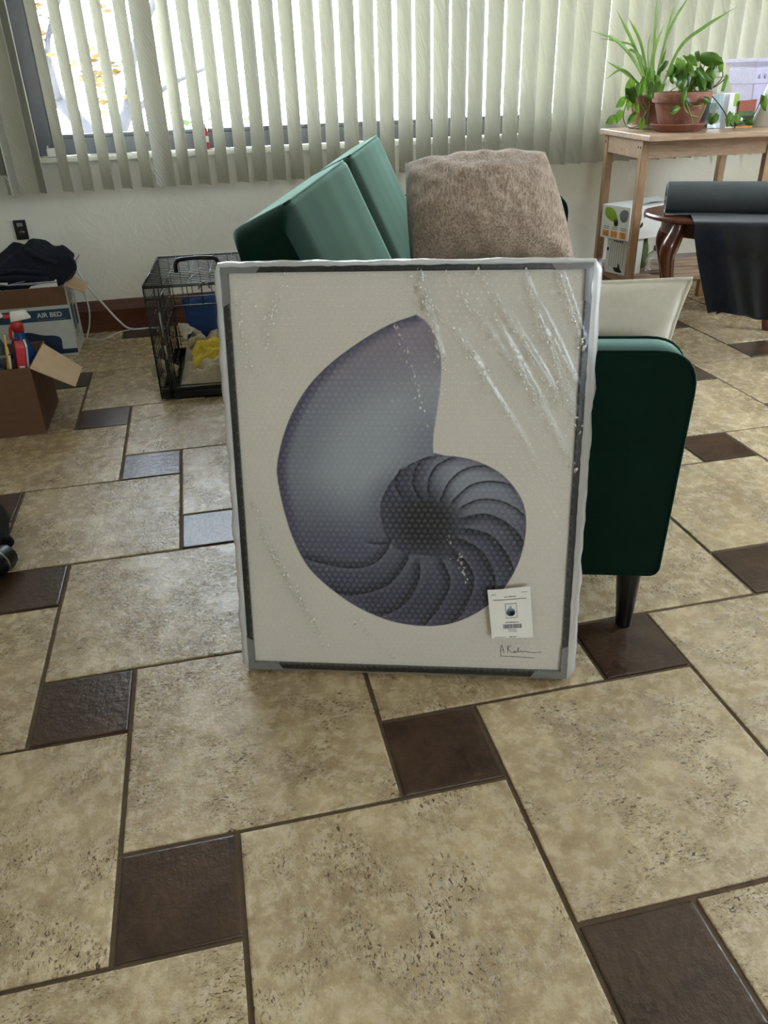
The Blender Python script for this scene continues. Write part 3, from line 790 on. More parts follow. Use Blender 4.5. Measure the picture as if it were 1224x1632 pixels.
# signature in the lower right corner
sg = MB()
for pts in ([(.5047, .0474), (.5058, .0560), (.507, .0635), (.509, .0585), (.5111, .0525), (.5124, .0464)], [(.5057, .0511), (.5085, .0525), (.5118, .0520)],
            [(.5194, .0639), (.5192, .055), (.519, .0466)], [(.5249, .0628), (.5220, .0585), (.5197, .0553), (.524, .0505), (.5288, .047), (.533, .0508), (.5345, .0490), (.5335, .0470), (.5320, .0485), (.5375, .0485), (.5397, .0584), (.5400, .0500), (.5418, .0486), (.5440, .0515), (.5461, .0495), (.5480, .0512), (.5506, .0489), (.5540, .0510), (.557, .0500), (.5658, .0487), (.5745, .0485), (.5843, .0501)],
            [(.5058, .0474), (.5066, .0410), (.5083, .0388), (.540, .0380), (.5729, .0369)]):
    p3 = catmull([(a, .0082, c) for a, c in pts], 4); sg.tube(p3, .00055, 4)
sg.build('signature', 'print_black', pr)

# bubble wrap: the sheet with its creases, the rows of bubbles, the loose rolled edge
CREASES = [((.341, .772), (.374, .656), .007), ((.374, .656), (.386, .60), .005), ((.0467, .292), (.1659, .0483), .0065), ((.030, .36), (.09, .20), .004), ((.515, .770), (.631, .49), .0045), ((.442, .770), (.601, .536), .0035),
           ((.385, .770), (.557, .547), .0035), ((.575, .770), (.627, .634), .004), ((.47, .70), (.625, .42), .003), ((.40, .68), (.58, .40), .0025), ((.30, .70), (.36, .50), .002), ((.05, .74), (.11, .60), .002), ((.12, .77), (.05, .58), .002), ((.33, .76), (.46, .60), .003), ((.54, .72), (.62, .57), .003), ((.22, .12), (.30, .03), .002)]
def wrap_h(u, v):
    h = .0015 + .0012 * nz(u * 9, v * 9, 3)
    for (a, c, hh) in CREASES:
        ex, ey = c[0] - a[0], c[1] - a[1]; l2 = ex * ex + ey * ey; t = ((u - a[0]) * ex + (v - a[1]) * ey) / l2
        if -.05 < t < 1.05:
            d = abs((u - a[0]) * -ey + (v - a[1]) * ex) / math.sqrt(l2); w_ = .0055
            if d < w_: h += hh * 1.3 * (1 - d / w_) * math.sin(PI * min(1, max(0, t))) ** .5
    return h
wx0, wz0, wx1, wz1 = -.014, -.0015, FW + .012, FH + .006
mb = MB()
def wf(u, v):
    x_ = wx0 + (wx1 - wx0) * u; z_ = wz0 + (wz1 - wz0) * v
    e = min(u * (wx1 - wx0), (1 - u) * (wx1 - wx0), v * (wz1 - wz0), (1 - v) * (wz1 - wz0))
    return (x_, -.0045 - wrap_h(x_, z_) * min(1, e / .02), z_)
mb.grid(wf, 130, 160)
wrap = mb.build('bubble_wrap', 'film', pic, True)
mb = MB(); pit = .0118; row = 0; z_ = .016
while z_ < FH - .012:
    x_ = .014 + (pit / 2 if row % 2 else 0)
    while x_ < FW - .012:
        r_ = .0046; h_ = .0030; y_ = -.0047 - wrap_h(x_, z_); m_ = 8
        vs = [(x_ + r_ * math.cos(2 * PI * j / m_), y_ + .0004, z_ + r_ * math.sin(2 * PI * j / m_)) for j in range(m_)]
        vs += [(x_ + .72 * r_ * math.cos(2 * PI * j / m_), y_ - h_ * .75, z_ + .72 * r_ * math.sin(2 * PI * j / m_)) for j in range(m_)] + [(x_, y_ - h_, z_)]
        mb.add(vs, [(j, (j + 1) % m_, m_ + (j + 1) % m_, m_ + j) for j in range(m_)] + [(m_ + j, m_ + (j + 1) % m_, 2 * m_) for j in range(m_)])
        x_ += pit
    z_ += pit * .866; row += 1
mb.build('bubbles', 'bubble', wrap, True, kind='stuff')
# creases gathered in the film (short folded ribs)
mb = MB(); rr_ = random.Random(11)
for (a, c, hh) in CREASES:
    ln = math.hypot(c[0] - a[0], c[1] - a[1]); t = 0.0
    while t < 1:
        dl = rr_.uniform(.004, .016) / ln; t1 = min(1, t + dl)
        off = rr_.uniform(-.006, .006); ex, ey = (c[0] - a[0]) / ln, (c[1] - a[1]) / ln; pts = []
        for i in range(4):
            q = t + (t1 - t) * i / 3; u = a[0] + (c[0] - a[0]) * q - ey * off + .0012 * nz(q * 40, a[0] * 30); v = a[1] + (c[1] - a[1]) * q + ex * off
            pts.append((u, -.0052 - wrap_h(u, v) - .0012, v))
        r0 = (.0003 + hh * .20 * rr_.random()) * math.sin(PI * (.1 + .8 * (t + t1) / 2))
        mb.tube(pts, [r0 * .3, r0, r0, r0 * .3], 5)
        t = t1 + rr_.uniform(-.003, .012) / ln
mb.build('film_creases', 'crease', wrap, True, kind='stuff')
mb = MB()
for (a, c, hh) in CREASES + [((.345, .765), (.372, .67), .006), ((.06, .27), (.15, .09), .006), ((.03, .72), (.045, .60), .004), ((.10, .74), (.075, .66), .003), ((.40, .30), (.44, .20), .004)]:
    ln = math.hypot(c[0] - a[0], c[1] - a[1]); ex, ey = (c[0] - a[0]) / ln, (c[1] - a[1]) / ln
    for _ in range(int(ln / .0034 * min(1, hh / .005))):
        t = rr_.random(); off = rr_.gauss(0, .0045); u = a[0] + ex * t * ln - ey * off; v = a[1] + ey * t * ln + ex * off
        r_ = rr_.uniform(.0010, .0026); y_ = -.0080 - wrap_h(u, v); el = rr_.uniform(1.0, 2.0); m_ = 8
        def dp(q, w2): return (u + r_ * w2 * math.cos(q) * 1.0, y_, v + r_ * w2 * el * math.sin(q))
        vs = [(dp(2 * PI * j / m_, 1)[0], y_ + .0012, dp(2 * PI * j / m_, 1)[2]) for j in range(m_)] + [(dp(2 * PI * j / m_, .65)[0], y_ - r_ * .5, dp(2 * PI * j / m_, .65)[2]) for j in range(m_)] + [(u, y_ - r_ * .75, v)]
        mb.add(vs, [(j, (j + 1) % m_, m_ + (j + 1) % m_, m_ + j) for j in range(m_)] + [(m_ + j, m_ + (j + 1) % m_, 2 * m_) for j in range(m_)])
mb.build('glint_domes', 'glint', wrap, True, kind='stuff')  # extra glossy domes added, mostly along the creases, to catch glints
# rolled bubble-wrap margin around the frame, wider at the right side
mb = MB(); ring = []
def edge_pts():
    o = []
    for i in range(60): o.append((FW * i / 60, 0, -.0))
    for i in range(70): o.append((FW, 0, FH * i / 70))
    for i in range(60): o.append((FW * (1 - i / 60), 0, FH))
    for i in range(70): o.append((0, 0, FH * (1 - i / 70)))
    return o
ep = edge_pts(); n_ = len(ep); m_ = 10; vs = []
cxm, czm = FW / 2, FH / 2
for k, p in enumerate(ep):
    p = Vector(p)
    out = Vector((0, 0, 0))
    if p.x <= 1e-6: out.x = -1
    if p.x >= FW - 1e-6: out.x = 1
    if p.z <= 1e-6: out.z = -1
    if p.z >= FH - 1e-6: out.z = 1
    out.normalize()
    wd = .0035 if out.z < -.5 else (.009 if out.z > .5 else (.016 if out.x < 0 else .018))
    wd *= 1 + .35 * nz(p.x * 22, p.z * 22, 1.0)
    for j in range(m_ + 1):
        a = PI * j / m_
        rad = wd * math.sin(a) + .0016 * nz(p.x * 70 + j, p.z * 70, 4.0) * (1 if wd > .005 else 0)
        vs.append((p.x + out.x * (rad - .0015), .012 - .0195 * math.cos(a) + .0012 * nz(p.x * 50, p.z * 50 + j, 9), p.z + out.z * (rad - .0015)))
w_ = m_ + 1
mb.add(vs, [(k * w_ + j, k * w_ + j + 1, ((k + 1) % n_) * w_ + j + 1, ((k + 1) % n_) * w_ + j) for k in range(n_) for j in range(m_)])
mb.build('wrap_edge', 'film_edge', wrap, True)

# paper product label stuck on the wrap
lab = MB()
LBL = [(.475, .1894), (.5545, .1972), (.565, .0921), (.4866, .0868)]
def lab_pt(u, v, off=0.0):
    p = [Vector(q) for q in LBL]
    t_ = p[0].lerp(p[1], u); b_ = p[3].lerp(p[2], u); q = b_.lerp(t_, v)
    return (q.x, -.0125 - .0016 * math.sin(u * 5) * v - .002 * (v > .8) * (v - .8) * 5 * (1 - u) - off, q.y)
lab.grid(lambda u, v: lab_pt(u, v), 10, 10)
k0 = len(lab.v)
lab.grid(lambda u, v: lab_pt(u, v, -.0004), 10, 10)
lb = lab.build('product_label', 'paper', pic, True); lb['label'] = 'small white paper product label'
def on_label(name, rects, matn, off=.0005):
    q = MB()
    for (u0, v0, u1, v1) in rects:
        q.grid(lambda a, c: lab_pt(u0 + (u1 - u0) * a, v0 + (v1 - v0) * c, off), max(1, int((u1 - u0) * 12)), 1)
    return q.build(name, matn, lb)
rr_ = random.Random(4)
bars = []; u = .30
while u < .74:
    w_ = rr_.choice((.006, .008, .012, .018)); bars.append((u, .20, u + w_, .285)); u += w_ + rr_.choice((.007, .009, .014))
on_label('barcode', bars, 'print_black')
def words_(u0, u1, v, h, seed):
    q = random.Random(seed); o = []; u = u0
    while u < u1:
        w_ = q.uniform(.012, .03); o.append((u, v, min(u + w_, u1), v + h * q.uniform(.7, 1.1))); u += w_ + q.choice((.004, .004, .012))
    return o
on_label('text_line', words_(.08, .19, .885, .013, 1), 'print_grey'); on_label('text_line', words_(.80, .93, .90, .013, 2), 'print_grey')
on_label('text_line', words_(.38, .66, .825, .022, 3), 'print_grey'); on_label('text_line', words_(.36, .68, .315, .015, 5), 'print_black')
on_label('text_line', words_(.42, .62, .165, .014, 6), 'print_grey'); on_label('text_line', words_(.42, .62, .13, .014, 7), 'print_grey')
on_label('text_line', words_(.08, .36, .018, .014, 8), 'print_grey'); on_label('text_line', words_(.42, .60, .018, .016, 9), 'print_black')
on_label('rule', [(.11, .775, .90, .787)], 'print_black')
on_label('thumbnail_border', [(.385, .41, .655, .418), (.385, .692, .655, .70), (.385, .41, .394, .70), (.646, .41, .655, .70)], 'print_black')
def thumb_col(U, V):
    a = (U - .5205) / .0085; c = (V - .1445) / .0085
    r_ = np.hypot(a, c); ins = (r_ < 1) | ((a < .15) & (a > -.85) & (c > 0) & (c < 1.5 + .3 * a) & (np.hypot(a - .3, c * .62) < 1.1))
    t = np.clip((c + 1) / 2.2, 0, 1)[..., None]
    sh = np.array([30., 44, 62]) * (1 - t) + np.array([168., 188, 200]) * t
    dk = np.clip(1.1 - np.hypot(a - .35, c + .2) * 1.3, 0, 1)[..., None]; sh = sh * (1 - .8 * dk)
    return np.where(ins[..., None], sh, np.array([238., 236, 230]))
th = painted_sheet('thumbnail', .5118, .1350, .5300, .1600, -.0138, .0008, thumb_col, lb, 'print')

# ------------------------------------------------------------------ left side: cartons, bottles, cables
def text_mesh(txt, size, name, matn, parent, loc, rot, ext=.0004):
    cu = bpy.data.curves.new('t', 'FONT'); cu.body = txt; cu.size = size; cu.extrude = ext; cu.align_x = 'LEFT'; cu.offset = size * .012
    to = bpy.data.objects.new('t', cu); COL.objects.link(to)
    dg = bpy.context.evaluated_depsgraph_get(); me = bpy.data.meshes.new_from_object(to.evaluated_get(dg))
    bpy.data.objects.remove(to, do_unlink=True); bpy.data.curves.remove(cu)
    me.name = name; me.materials.clear(); me.materials.append(M[matn])
    o = put(name, me, parent); o.location = loc; o.rotation_euler = rot
    return o
def open_box(w, d, h, t=.004):
    b = MB()
    b.box(0, 0, 0, w, d, t).box(0, 0, t, w, t, h).box(0, d - t, t, w, d, h).box(0, t, t, t, d - t, h).box(w - t, t, t, w, d - t, h)
    return b
def flap(p0, p1, q1, q0, t=.003):
    P = [Vector(p) for p in (p0, p1, q1, q0)]; n = (P[1] - P[0]).cross(P[3] - P[0]).normalized() * t
    return MB().hexa(P, [p + n for p in P])

ct = thing('open_carton', 'open brown cardboard carton in front on the left floor', 'box', (-1.13, 2.715, 0))
cw, cd, ch = .51, .315, .235
open_box(cw, cd, ch).build('body', 'carton', ct)
MB().box(cw + .0003, .10, .02, cw + .0012, .20, .20).build('printed_mark', 'carton', ct)
flap((cw, .0, ch), (cw, cd - .03, ch), (cw + .115, cd - .02, ch - .105), (cw + .125, .02, ch - .085)).build('flap', 'carton_inner', ct)
flap((cw, cd, ch), (0, cd, ch), (.02, cd + .05, ch - .1), (cw - .02, cd + .05, ch - .1)).build('flap', 'carton', ct)
def spray_bottle(label, loc, rz, bodym):
    t = thing('spray_bottle', label, 'spray bottle', loc, rz, 'spray bottles in the brown carton')
    MB().lathe([(.034, 0), (.038, .01), (.038, .12), (.034, .16), (.020, .20), (.016, .225), (.016, .235)], 22, sx=1.0, sy=.75).build('bottle', bodym, t, True)
    MB().lathe([(.018, .228), (.019, .25), (.015, .266)], 18).build('collar', 'red_plastic', t, True)
    hd = MB().hexa([(-.018, -.013, .262), (.052, -.012, .27), (.052, .012, .27), (-.018, .013, .262)], [(-.014, -.012, .298), (.036, -.009, .300), (.036, .009, .300), (-.014, .012, .298)]).bevel(.006, 3)
    h_ = hd.build('trigger_head', 'white_plastic', t, sharp=50)
    MB().tube([(-.016, 0, .282), (-.036, 0, .282)], [.008, .009], 12).build('nozzle', 'red_plastic', h_, sharp=50)
    MB().tube(catmull([(-.004, 0, .266), (-.022, 0, .245), (-.030, 0, .215), (-.027, 0, .200)], 4), .0055, 8).build('trigger', 'red_plastic', t, True)
spray_bottle('blue spray bottle with white trigger head inside the brown carton', (-.675, 2.93, .075), R(8), 'blue_plastic')
spray_bottle('grey spray bottle with white trigger head at the left frame edge', (-.765, 2.94, .085), R(-6), 'bottle_grey')
bk = thing('paperback_book', 'red boxed book lying against the flap of the brown carton', 'book')
mm = Matrix.Translation((-.672, 2.745, .175)) @ Matrix.Rotation(R(14), 4, 'Z') @ Matrix.Rotation(R(8), 4, 'Y'); bk.matrix_world = mm
MB().box(0, 0, 0, .028, .10, .12).bevel(.002, 1).build('cover', 'book_red', bk)
MB().box(.002, .002, .1195, .026, .098, .1208).build('top_panel', 'book_red', bk)
MB().box(.006, -.0006, .03, .022, 0, .06).build('print_patch', 'paper', bk)
bk = thing('card_folder', 'yellow-edged cardboard folder standing in the brown carton', 'folder')
bk.matrix_world = Matrix.Translation((-.705, 2.745, .15)) @ Matrix.Rotation(R(14), 4, 'Z') @ Matrix.Rotation(R(8), 4, 'Y')
MB().prism(round_poly([(0, 0), (.13, 0), (.13, .15), (.09, .175), (.03, .155), (0, .14)], [0, 0, .02, .03, .03, .01], 4), 0, .004, 'x').build('back_panel', 'book_yellow', bk)
MB().box(.004, .004, 0, .010, .125, .12).build('paper_stack', 'paper', bk)
MB().box(.010, .01, 0, .013, .12, .10).build('inner_sheet', 'print_photo', bk)
bk = thing('magazine', 'grey printed magazine beside the red book in the carton', 'magazine')
bk.matrix_world = mm @ Matrix.Translation((.0085, .0, -.005))
MB().box(.022, .02, 0, .028, .12, .125).build('pages', 'print_pale', bk); MB().box(.0284, .02, 0, .0296, .12, .127).build('cover', 'print_photo', bk)
bk = thing('metal_rod', 'thin chrome rod lying across the brown carton', 'rod')
MB().tube([(-.93, 2.80, .245), (-.69, 2.775, .262)], .006, 10).build('rod', 'grey_metal', bk, True)
MB().tube([(-.69, 2.775, .262), (-.678, 2.774, .263)], .008, 10).build('tip', 'black_plastic', bk, True)
bk = thing('black_case', 'dark plastic case filling the brown carton under the bottles', 'case', (-1.09, 2.74, .005))
MB().box(0, 0, 0, .36, .12, .20).bevel(.012, 2).build('shell', 'black_plastic', bk, sharp=50); MB().box(.1, -.004, .1, .18, 0, .14).build('latch', 'grey_metal', bk)

ab = thing('air_bed_box', 'grey air bed box with a navy band standing at the baseboard', 'box', (-1.16, 3.625, 0))
aw, ad_, ah = .549, .235, .30
open_box(aw, ad_, ah).build('body', 'box_grey', ab)
MB().box(0, -.0012, .222, aw, 0, ah).build('top_strip', 'carton', ab)
MB().box(0, -.0016, .158, aw + .0006, 0, .207).build('title_band', 'print_teal', ab)
text_mesh('AIR BED', .0285, 'title_text', 'print_pale', ab, (aw - .135, -.0019, .175), (R(90), 0, 0))
on = [(aw - .135 + .0065 * i, .163) for i in range(18)]
q = MB()
for (x_, z_) in on: q.box(x_, -.0022, z_, x_ + .0045, -.0016, z_ + .003)
q.build('subtitle_text', 'print_grey', ab)
MB().prism(catmull([(aw - .30, .012), (aw - .28, .06), (aw - .24, .10), (aw - .19, .115), (aw - .13, .098), (aw - .08, .092), (aw - .058, .075), (aw - .06, .03), (aw - .035, .012)], 4), -.0014, 0, 'y').build('printed_bed', 'print_navy', ab)
MB().box(0, -.0015, .010, aw, 0, .030).build('bottom_band', 'print_navy', ab)
MB().box(aw, .012, .06, aw + .0012, .19, .27).build('side_panel', 'print_pale', ab)
MB().box(aw + .0012, .04, .10, aw + .002, .10, .21).build('side_picture', 'print_photo', ab); MB().box(aw + .0012, .12, .10, aw + .002, .175, .19).build('side_picture', 'print_navy', ab)
q = MB()
for i in range(9): q.box(aw + .0012, .03, .215 + i * .0055, aw + .0017, .10 + .05 * ((i * 7) % 3) / 2, .2175 + i * .0055)
q.build('side_text', 'print_grey', ab); q = MB()
for i in range(6): q.box(aw + .0012, .03, .065 + i * .0055, aw + .0017, .15, .0675 + i * .0055)
q.build('side_text', 'print_grey', ab)
flap((aw, .02, ah), (aw, ad_, ah), (aw + .075, ad_ - .03, ah - .038), (aw + .075, .05, ah - .045)).build('flap', 'carton_inner', ab)
flap((aw - .10, ad_ - .03, ah), (aw - .012, ad_ - .03, ah), (aw - .02, ad_ - .01, ah + .105), (aw - .09, ad_ - .01, ah + .11)).build('flap', 'carton', ab)
flap((aw - .01, ad_, ah), (aw - .01, ad_ - .12, ah), (aw + .055, ad_ - .10, ah + .08), (aw + .06, ad_ - .02, ah + .085)).build('flap', 'carton', ab)
wp = thing('white_board', 'white board sheet tucked in the top of the air bed box', 'board', (-1.10, 3.65, .03))
MB().box(0, 0, 0, .46, .006, .297).bevel(.0015, 1).build('sheet', 'paper', wp)
MB().box(0, -.0008, .282, .46, 0, .286).build('edge_fold', 'print_grey', wp)
# dark garment heaped on the air bed box
cl = thing('dark_jacket', 'dark navy jacket heaped on top of the air bed box', 'jacket', (-.86, 3.74, .30))
def heap(prof, y0, y1, ny, amp, fr, seed):
    """loft a closed x-z outline along y with rounded ends"""
    mb = MB(); n = len(prof); cx_ = sum(p[0] for p in prof) / n; cz_ = min(p[1] for p in prof)
    vs = []
    for j in range(ny + 1):
        t = j / ny; s = max(.05, math.sin(PI * t)) ** .45
        for (x_, z_) in prof: vs.append((cx_ + (x_ - cx_) * (.55 + .45 * s), y0 + (y1 - y0) * t, cz_ + (z_ - cz_) * s))
    mb.add(vs, [(j * n + i, j * n + (i + 1) % n, (j + 1) * n + (i + 1) % n, (j + 1) * n + i) for j in range(ny) for i in range(n)] + [tuple(range(n)), tuple(range(ny * n + n - 1, ny * n - 1, -1))])
    return disp(mb, amp, fr, seed)
heap(catmull([(-.25, .0), (-.23, .08), (-.10, .10), (.02, .12), (.07, .17), (.13, .178), (.19, .165), (.24, .155), (.29, .135), (.29, .07), (.24, -.0), (.05, .0)], 4, True), -.10, .10, 30, .030, 17, 3.3).build('body', 'cloth_navy', cl, True)
for pts in ([(-.2, -.075, .10), (-.05, -.105, .075), (.08, -.10, .075), (.17, -.095, .06)], [(.12, -.075, .16), (.18, -.09, .12), (.24, -.08, .09)], [(-.1, -.105, .045), (.05, -.112, .05), (.2, -.10, .03)]):
    MB().tube(catmull(pts, 5), .010, 8).build('fold', 'cloth_navy', cl, True)

def cable(label, pts, r_, plug=False):
    t = thing('cable', label, 'cable', (0, 0, 0), 0, 'white cables behind the air bed box')
    MB().tube(catmull(pts, 8), r_, 8).build('cord', 'cable_white', t, True)
    p = Vector(pts[0]); MB().tube([p, p + Vector((-.02, 0, .015))], [r_ * 1.6, r_ * 2], 8).build('plug', 'cable_white', t, True)
cable('thick white cable sloping from the air bed box down to the floor', [(-.595, 3.93, .33), (-.567, 3.925, .246), (-.504, 3.93, .139), (-.448, 3.93, .053), (-.402, 3.93, .012), (-.309, 3.935, .006), (-.22, 3.90, .006)], .0052)
cable('thin white cable curling along the floor by the baseboard', [(-.598, 3.87, .25), (-.575, 3.90, .20), (-.572, 3.92, .12), (-.585, 3.92, .05), (-.60, 3.875, .004), (-.575, 3.845, .004), (-.521, 3.82, .004), (-.458, 3.915, .004), (-.40, 3.945, .004), (-.32, 3.95, .004), (-.24, 3.94, .004)], .0034)

# black bag and roller at the very left edge
bg = thing('black_bag', 'black fabric bag cut off by the left edge of the picture', 'bag', (-.69, 1.94, 0))
heap(catmull([(-.14, 0), (-.13, .13), (-.02, .145), (.05, .115), (.078, .075), (.085, .03), (.05, .0)], 4, True), -.10, .16, 12, .012, 18, 1.2).build('body', 'black_fabric', bg, True)
MB().lathe([(.004, 0), (.013, .004), (.015, .012), (.009, .02)], 14).xf(Matrix.Translation((.035, .085, .112)) @ Matrix.Rotation(R(20), 4, 'X')).build('knob', 'black_plastic', bg, True)
MB().tube(catmull([(.075, -.02, .04), (.094, -.028, .038), (.10, -.03, .025), (.085, -.035, .015)], 5), .009, 8).build('strap_end', 'black_fabric', bg, True)
rl = thing('black_roller', 'glossy black rubber roller lying beside the black bag', 'roller', (-.60, 1.80, .032))
MB().lathe([(.012, -.05), (.028, -.05), (.032, -.045), (.032, .03), (.029, .036), (.029, .040), (.022, .044)], 26).xf(Matrix.Rotation(R(64), 4, 'Z') @ Matrix.Rotation(R(-90), 4, 'Y') @ Matrix.Rotation(PI, 4, 'X')).build('drum', 'black_plastic', rl, sharp=40)
MB().lathe([(.0305, .0), (.0326, .002), (.0326, .006), (.0305, .008)], 26).xf(Matrix.Rotation(R(64), 4, 'Z') @ Matrix.Rotation(R(-90), 4, 'Y') @ Matrix.Rotation(PI, 4, 'X')).build('grey_ring', 'grey_metal', rl, True)

# ------------------------------------------------------------------ wire dog crate
KW, KD, KH = .60, .52, .425
kr = thing('dog_crate', 'black wire dog crate standing on the floor left of the sofa', 'dog crate', (-.232, 2.915, 0), R(-4))
def wires(plane, a0, a1, b0, b1, na, nb, fix, r_=.0017, frame=.0032):
    mb = MB()
    def P(a, c): return {'xz': (a, fix, c), 'yz': (fix, a, c), 'xy': (a, c, fix)}[plane]
    for i in range(na + 1):
        a = a0 + (a1 - a0) * i / na; mb.tube([P(a, b0), P(a, b1)], frame if i in (0, na) else r_, 6)
    for j in range(nb + 1):
        c = b0 + (b1 - b0) * j / nb; mb.tube([P(a0, c), P(a1, c)], frame if j in (0, nb) else r_ * 1.15, 6)
    return mb
wires('yz', 0, KD, .012, KH - .004, 13, 6, 0.0).build('side_panel', 'crate_wire', kr, True)
wires('yz', 0, KD, .012, KH - .004, 13, 6, KW).build('side_panel', 'crate_wire', kr, True)
wires('xz', 0, KW, .012, KH - .004, 15, 5, KD).build('back_panel', 'crate_wire', kr, True)
wires('xy', 0, KW, 0, KD, 8, 18, KH).build('top_panel', 'crate_wire', kr, True)
fr = MB()
for z_ in (KH - .006, KH - .045, KH - .075, .055, .030): fr.tube([(0, 0, z_), (KW, 0, z_)], .0026, 6)
for x_ in (0, .035, KW): fr.tube([(x_, 0, .008), (x_, 0, KH)], .0032, 6)
for i in range(1, 12): fr.tube([(i * KW / 12, 0, KH - .006), (i * KW / 12, 0, KH - .075)], .0017, 6)
fr.build('front_frame', 'crate_wire', kr, True)
dr = MB()
for i in range(9):
    yy = -.03 + .40 * i / 8; dr.tube([(.046, yy, .02), (.046, yy, .37)], .0034 if i in (0, 8) else .0018, 6)
for i in range(7):
    z_ = .02 + .35 * i / 6; dr.tube([(.046, -.03, z_), (.046, .37, z_)], .0034 if i in (0, 6) else .002, 6)
d_ = dr.build('door', 'crate_wire', kr, True)
MB().tube([(.046, -.035, .34), (.048, -.037, .28), (.046, -.035, .25)], .0042, 8).build('latch', 'grey_metal', d_, True)
MB().tube([(.046, -.035, .22), (.048, -.037, .19), (.046, -.035, .17)], .0042, 8).build('latch', 'grey_metal', d_, True)
tr = MB().box(.006, .004, .006, KW - .006, KD - .004, .012)
tr.box(.006, .004, .012, KW - .006, .010, .045).box(.006, KD - .01, .012, KW - .006, KD - .004, .045).box(.006, .01, .012, .012, KD - .01, .045).box(KW - .012, .01, .012, KW - .006, KD - .01, .045)
tr.build('tray', 'black_plastic', kr)
hx = .12
MB().tube(catmull([(hx, .30, KH + .003), (hx + .004, .30, KH + .035), (hx + .03, .30, KH + .048), (hx + .13, .30, KH + .048), (hx + .156, .30, KH + .035), (hx + .16, .30, KH + .003)], 5), .008, 10).xf(Matrix.Translation((-.02, -.10, 0))).build('carry_handle', 'black_plastic', kr, True)
MB().tube([(.15, .02, KH + .002), (.19, .20, KH + .012)], .002, 6).tube([(.19, 0.004, KH - .02), (.20, -.006, KH), (.21, -.004, KH + .006), (.222, -.006, KH), (.23, .004, KH - .02)], .003, 6).build('clip', 'grey_metal', kr, True)
KM = Matrix.Translation((-.232, 2.915, 0)) @ Matrix.Rotation(R(-4), 4, 'Z')
def in_crate(o): o.matrix_world = KM; return o
bkt = in_crate(thing('fleece_blanket', 'crumpled beige fleece blanket lying in the dog crate', 'blanket'))
def bf(u, v):
    x_ = .060 + u * .50; y_ = .018 + v * .40
    e = min(u, 1 - u, v, 1 - v); k = min(1, e / .08)
    f = (1 - abs(nz(x_ * 8 + 2, y_ * 10, .5)) * 2.2) * .6 + (1 - abs(nz(x_ * 17, y_ * 21 + 3, 1.5)) * 2.2) * .4
    z_ = .014 + k * (.024 + .080 * max(0, f) + .05 * v)
    return (x_ + .02 * nz(x_ * 12, y_ * 12, 7) * k, y_ + .02 * nz(x_ * 12, y_ * 12, 9) * k, z_)
mb = MB().grid(bf, 70, 56); mb.build('top_layer', 'fleece', bkt, True)
MB().grid(lambda u, v: (.065 + .09 * u + .01 * math.sin(v * 5), .32 + .07 * v, .125 + .035 * math.sin(u * 3 + v) + .025 * v + .02 * nz(u * 6, v * 6)), 14, 10).build('pale_corner', 'fleece_pale', bkt, True)
MB().tube(catmull([(.055, .14, .07), (-.012, .15, .10), (-.028, .16, .085), (-.022, .17, .05), (.05, .18, .05)], 5), [.018] * 21, 10).build('spilled_fold', 'fleece', bkt, True)
MB().tube(catmull([(.10, .31, .09), (.115, .28, .135), (.145, .27, .15), (.17, .26, .13), (.18, .25, .09)], 5), [.016 - .004 * math.sin(i) for i in range(21)], 10).build('raised_fold', 'fleece', bkt, True)
yl = in_crate(thing('yellow_cloth', 'crumpled yellow cloth on the fleece blanket in the crate', 'cloth'))
def yf(u, v):
    x_ = .115 + .22 * u; y_ = .11 + .15 * v; e = min(1, min(u, 1 - u, v, 1 - v) / .12)
    f = max(0, 1 - abs(nz(u * 3.1 + 4, v * 3.3, 2)) * 2.4)
    return (x_ + .012 * nz(u * 5, v * 5, 3), y_ + .012 * nz(u * 5, v * 5, 8), .088 + .03 * v + e * (.022 + .045 * f * (.5 + .5 * u)))
MB().grid(yf, 34, 26).build('cloth', 'cloth_yellow', yl, True)
bc = in_crate(thing('blue_cushion', 'blue cushion standing at the back inside the dog crate', 'cushion'))
mb, rim = pillow(.52, .20, .085, 24, .04, 3.0, .004)
mb.v = [(x_, y_, z_ + .03 * max(0, 1 - (x_ / .26) ** 2)) for x_, y_, z_ in mb.v]
mb.xf(Matrix.Translation((.335, .46, .16)) @ Matrix.Rotation(R(-8), 4, 'X')).build('cover', 'cloth_blue', bc, True)
MB().tube([Matrix.Translation((.335, .46, .16)) @ Matrix.Rotation(R(-8), 4, 'X') @ Vector((v[0], v[1], v[2] + .03 * max(0, 1 - (v[0] / .26) ** 2))) for v in rim], .003, 6, False).build('piping', 'cloth_blue', bc, True)

# ------------------------------------------------------------------ right side: plant table
tb = thing('plant_table', 'light wood side table with potted plants on top beside the blind', 'table', (1.835, 3.232, 0), R(-4))
TW, TD = .80, .53
MB().box(0, 0, .777, TW, TD, .80).bevel(.003, 2).build('table_top', 'oak_h', tb)
lx = (.012, .585); ly = (.085, .455)
for x_ in lx:
    for y_ in ly: MB().box(x_, y_, 0, x_ + .034, y_ + .034, .777).bevel(.003, 2).build('leg', 'oak', tb)
MB().box(.016, ly[0] + .034, .705, .036, ly[1], .777).build('apron', 'oak_h', tb); MB().box(.589, ly[0] + .034, .705, .609, ly[1], .777).build('apron', 'oak_h', tb)
MB().box(.046, ly[0] + .006, .705, .585, ly[0] + .026, .777).build('apron', 'oak_h', tb); MB().box(.046, ly[1] + .008, .705, .585, ly[1] + .028, .777).build('apron', 'oak_h', tb)
MB().box(.016, ly[0] + .034, .165, .036, ly[1], .20).build('shelf_rail', 'oak_h', tb); MB().box(.589, ly[0] + .034, .165, .609, ly[1], .20).build('shelf_rail', 'oak_h', tb)
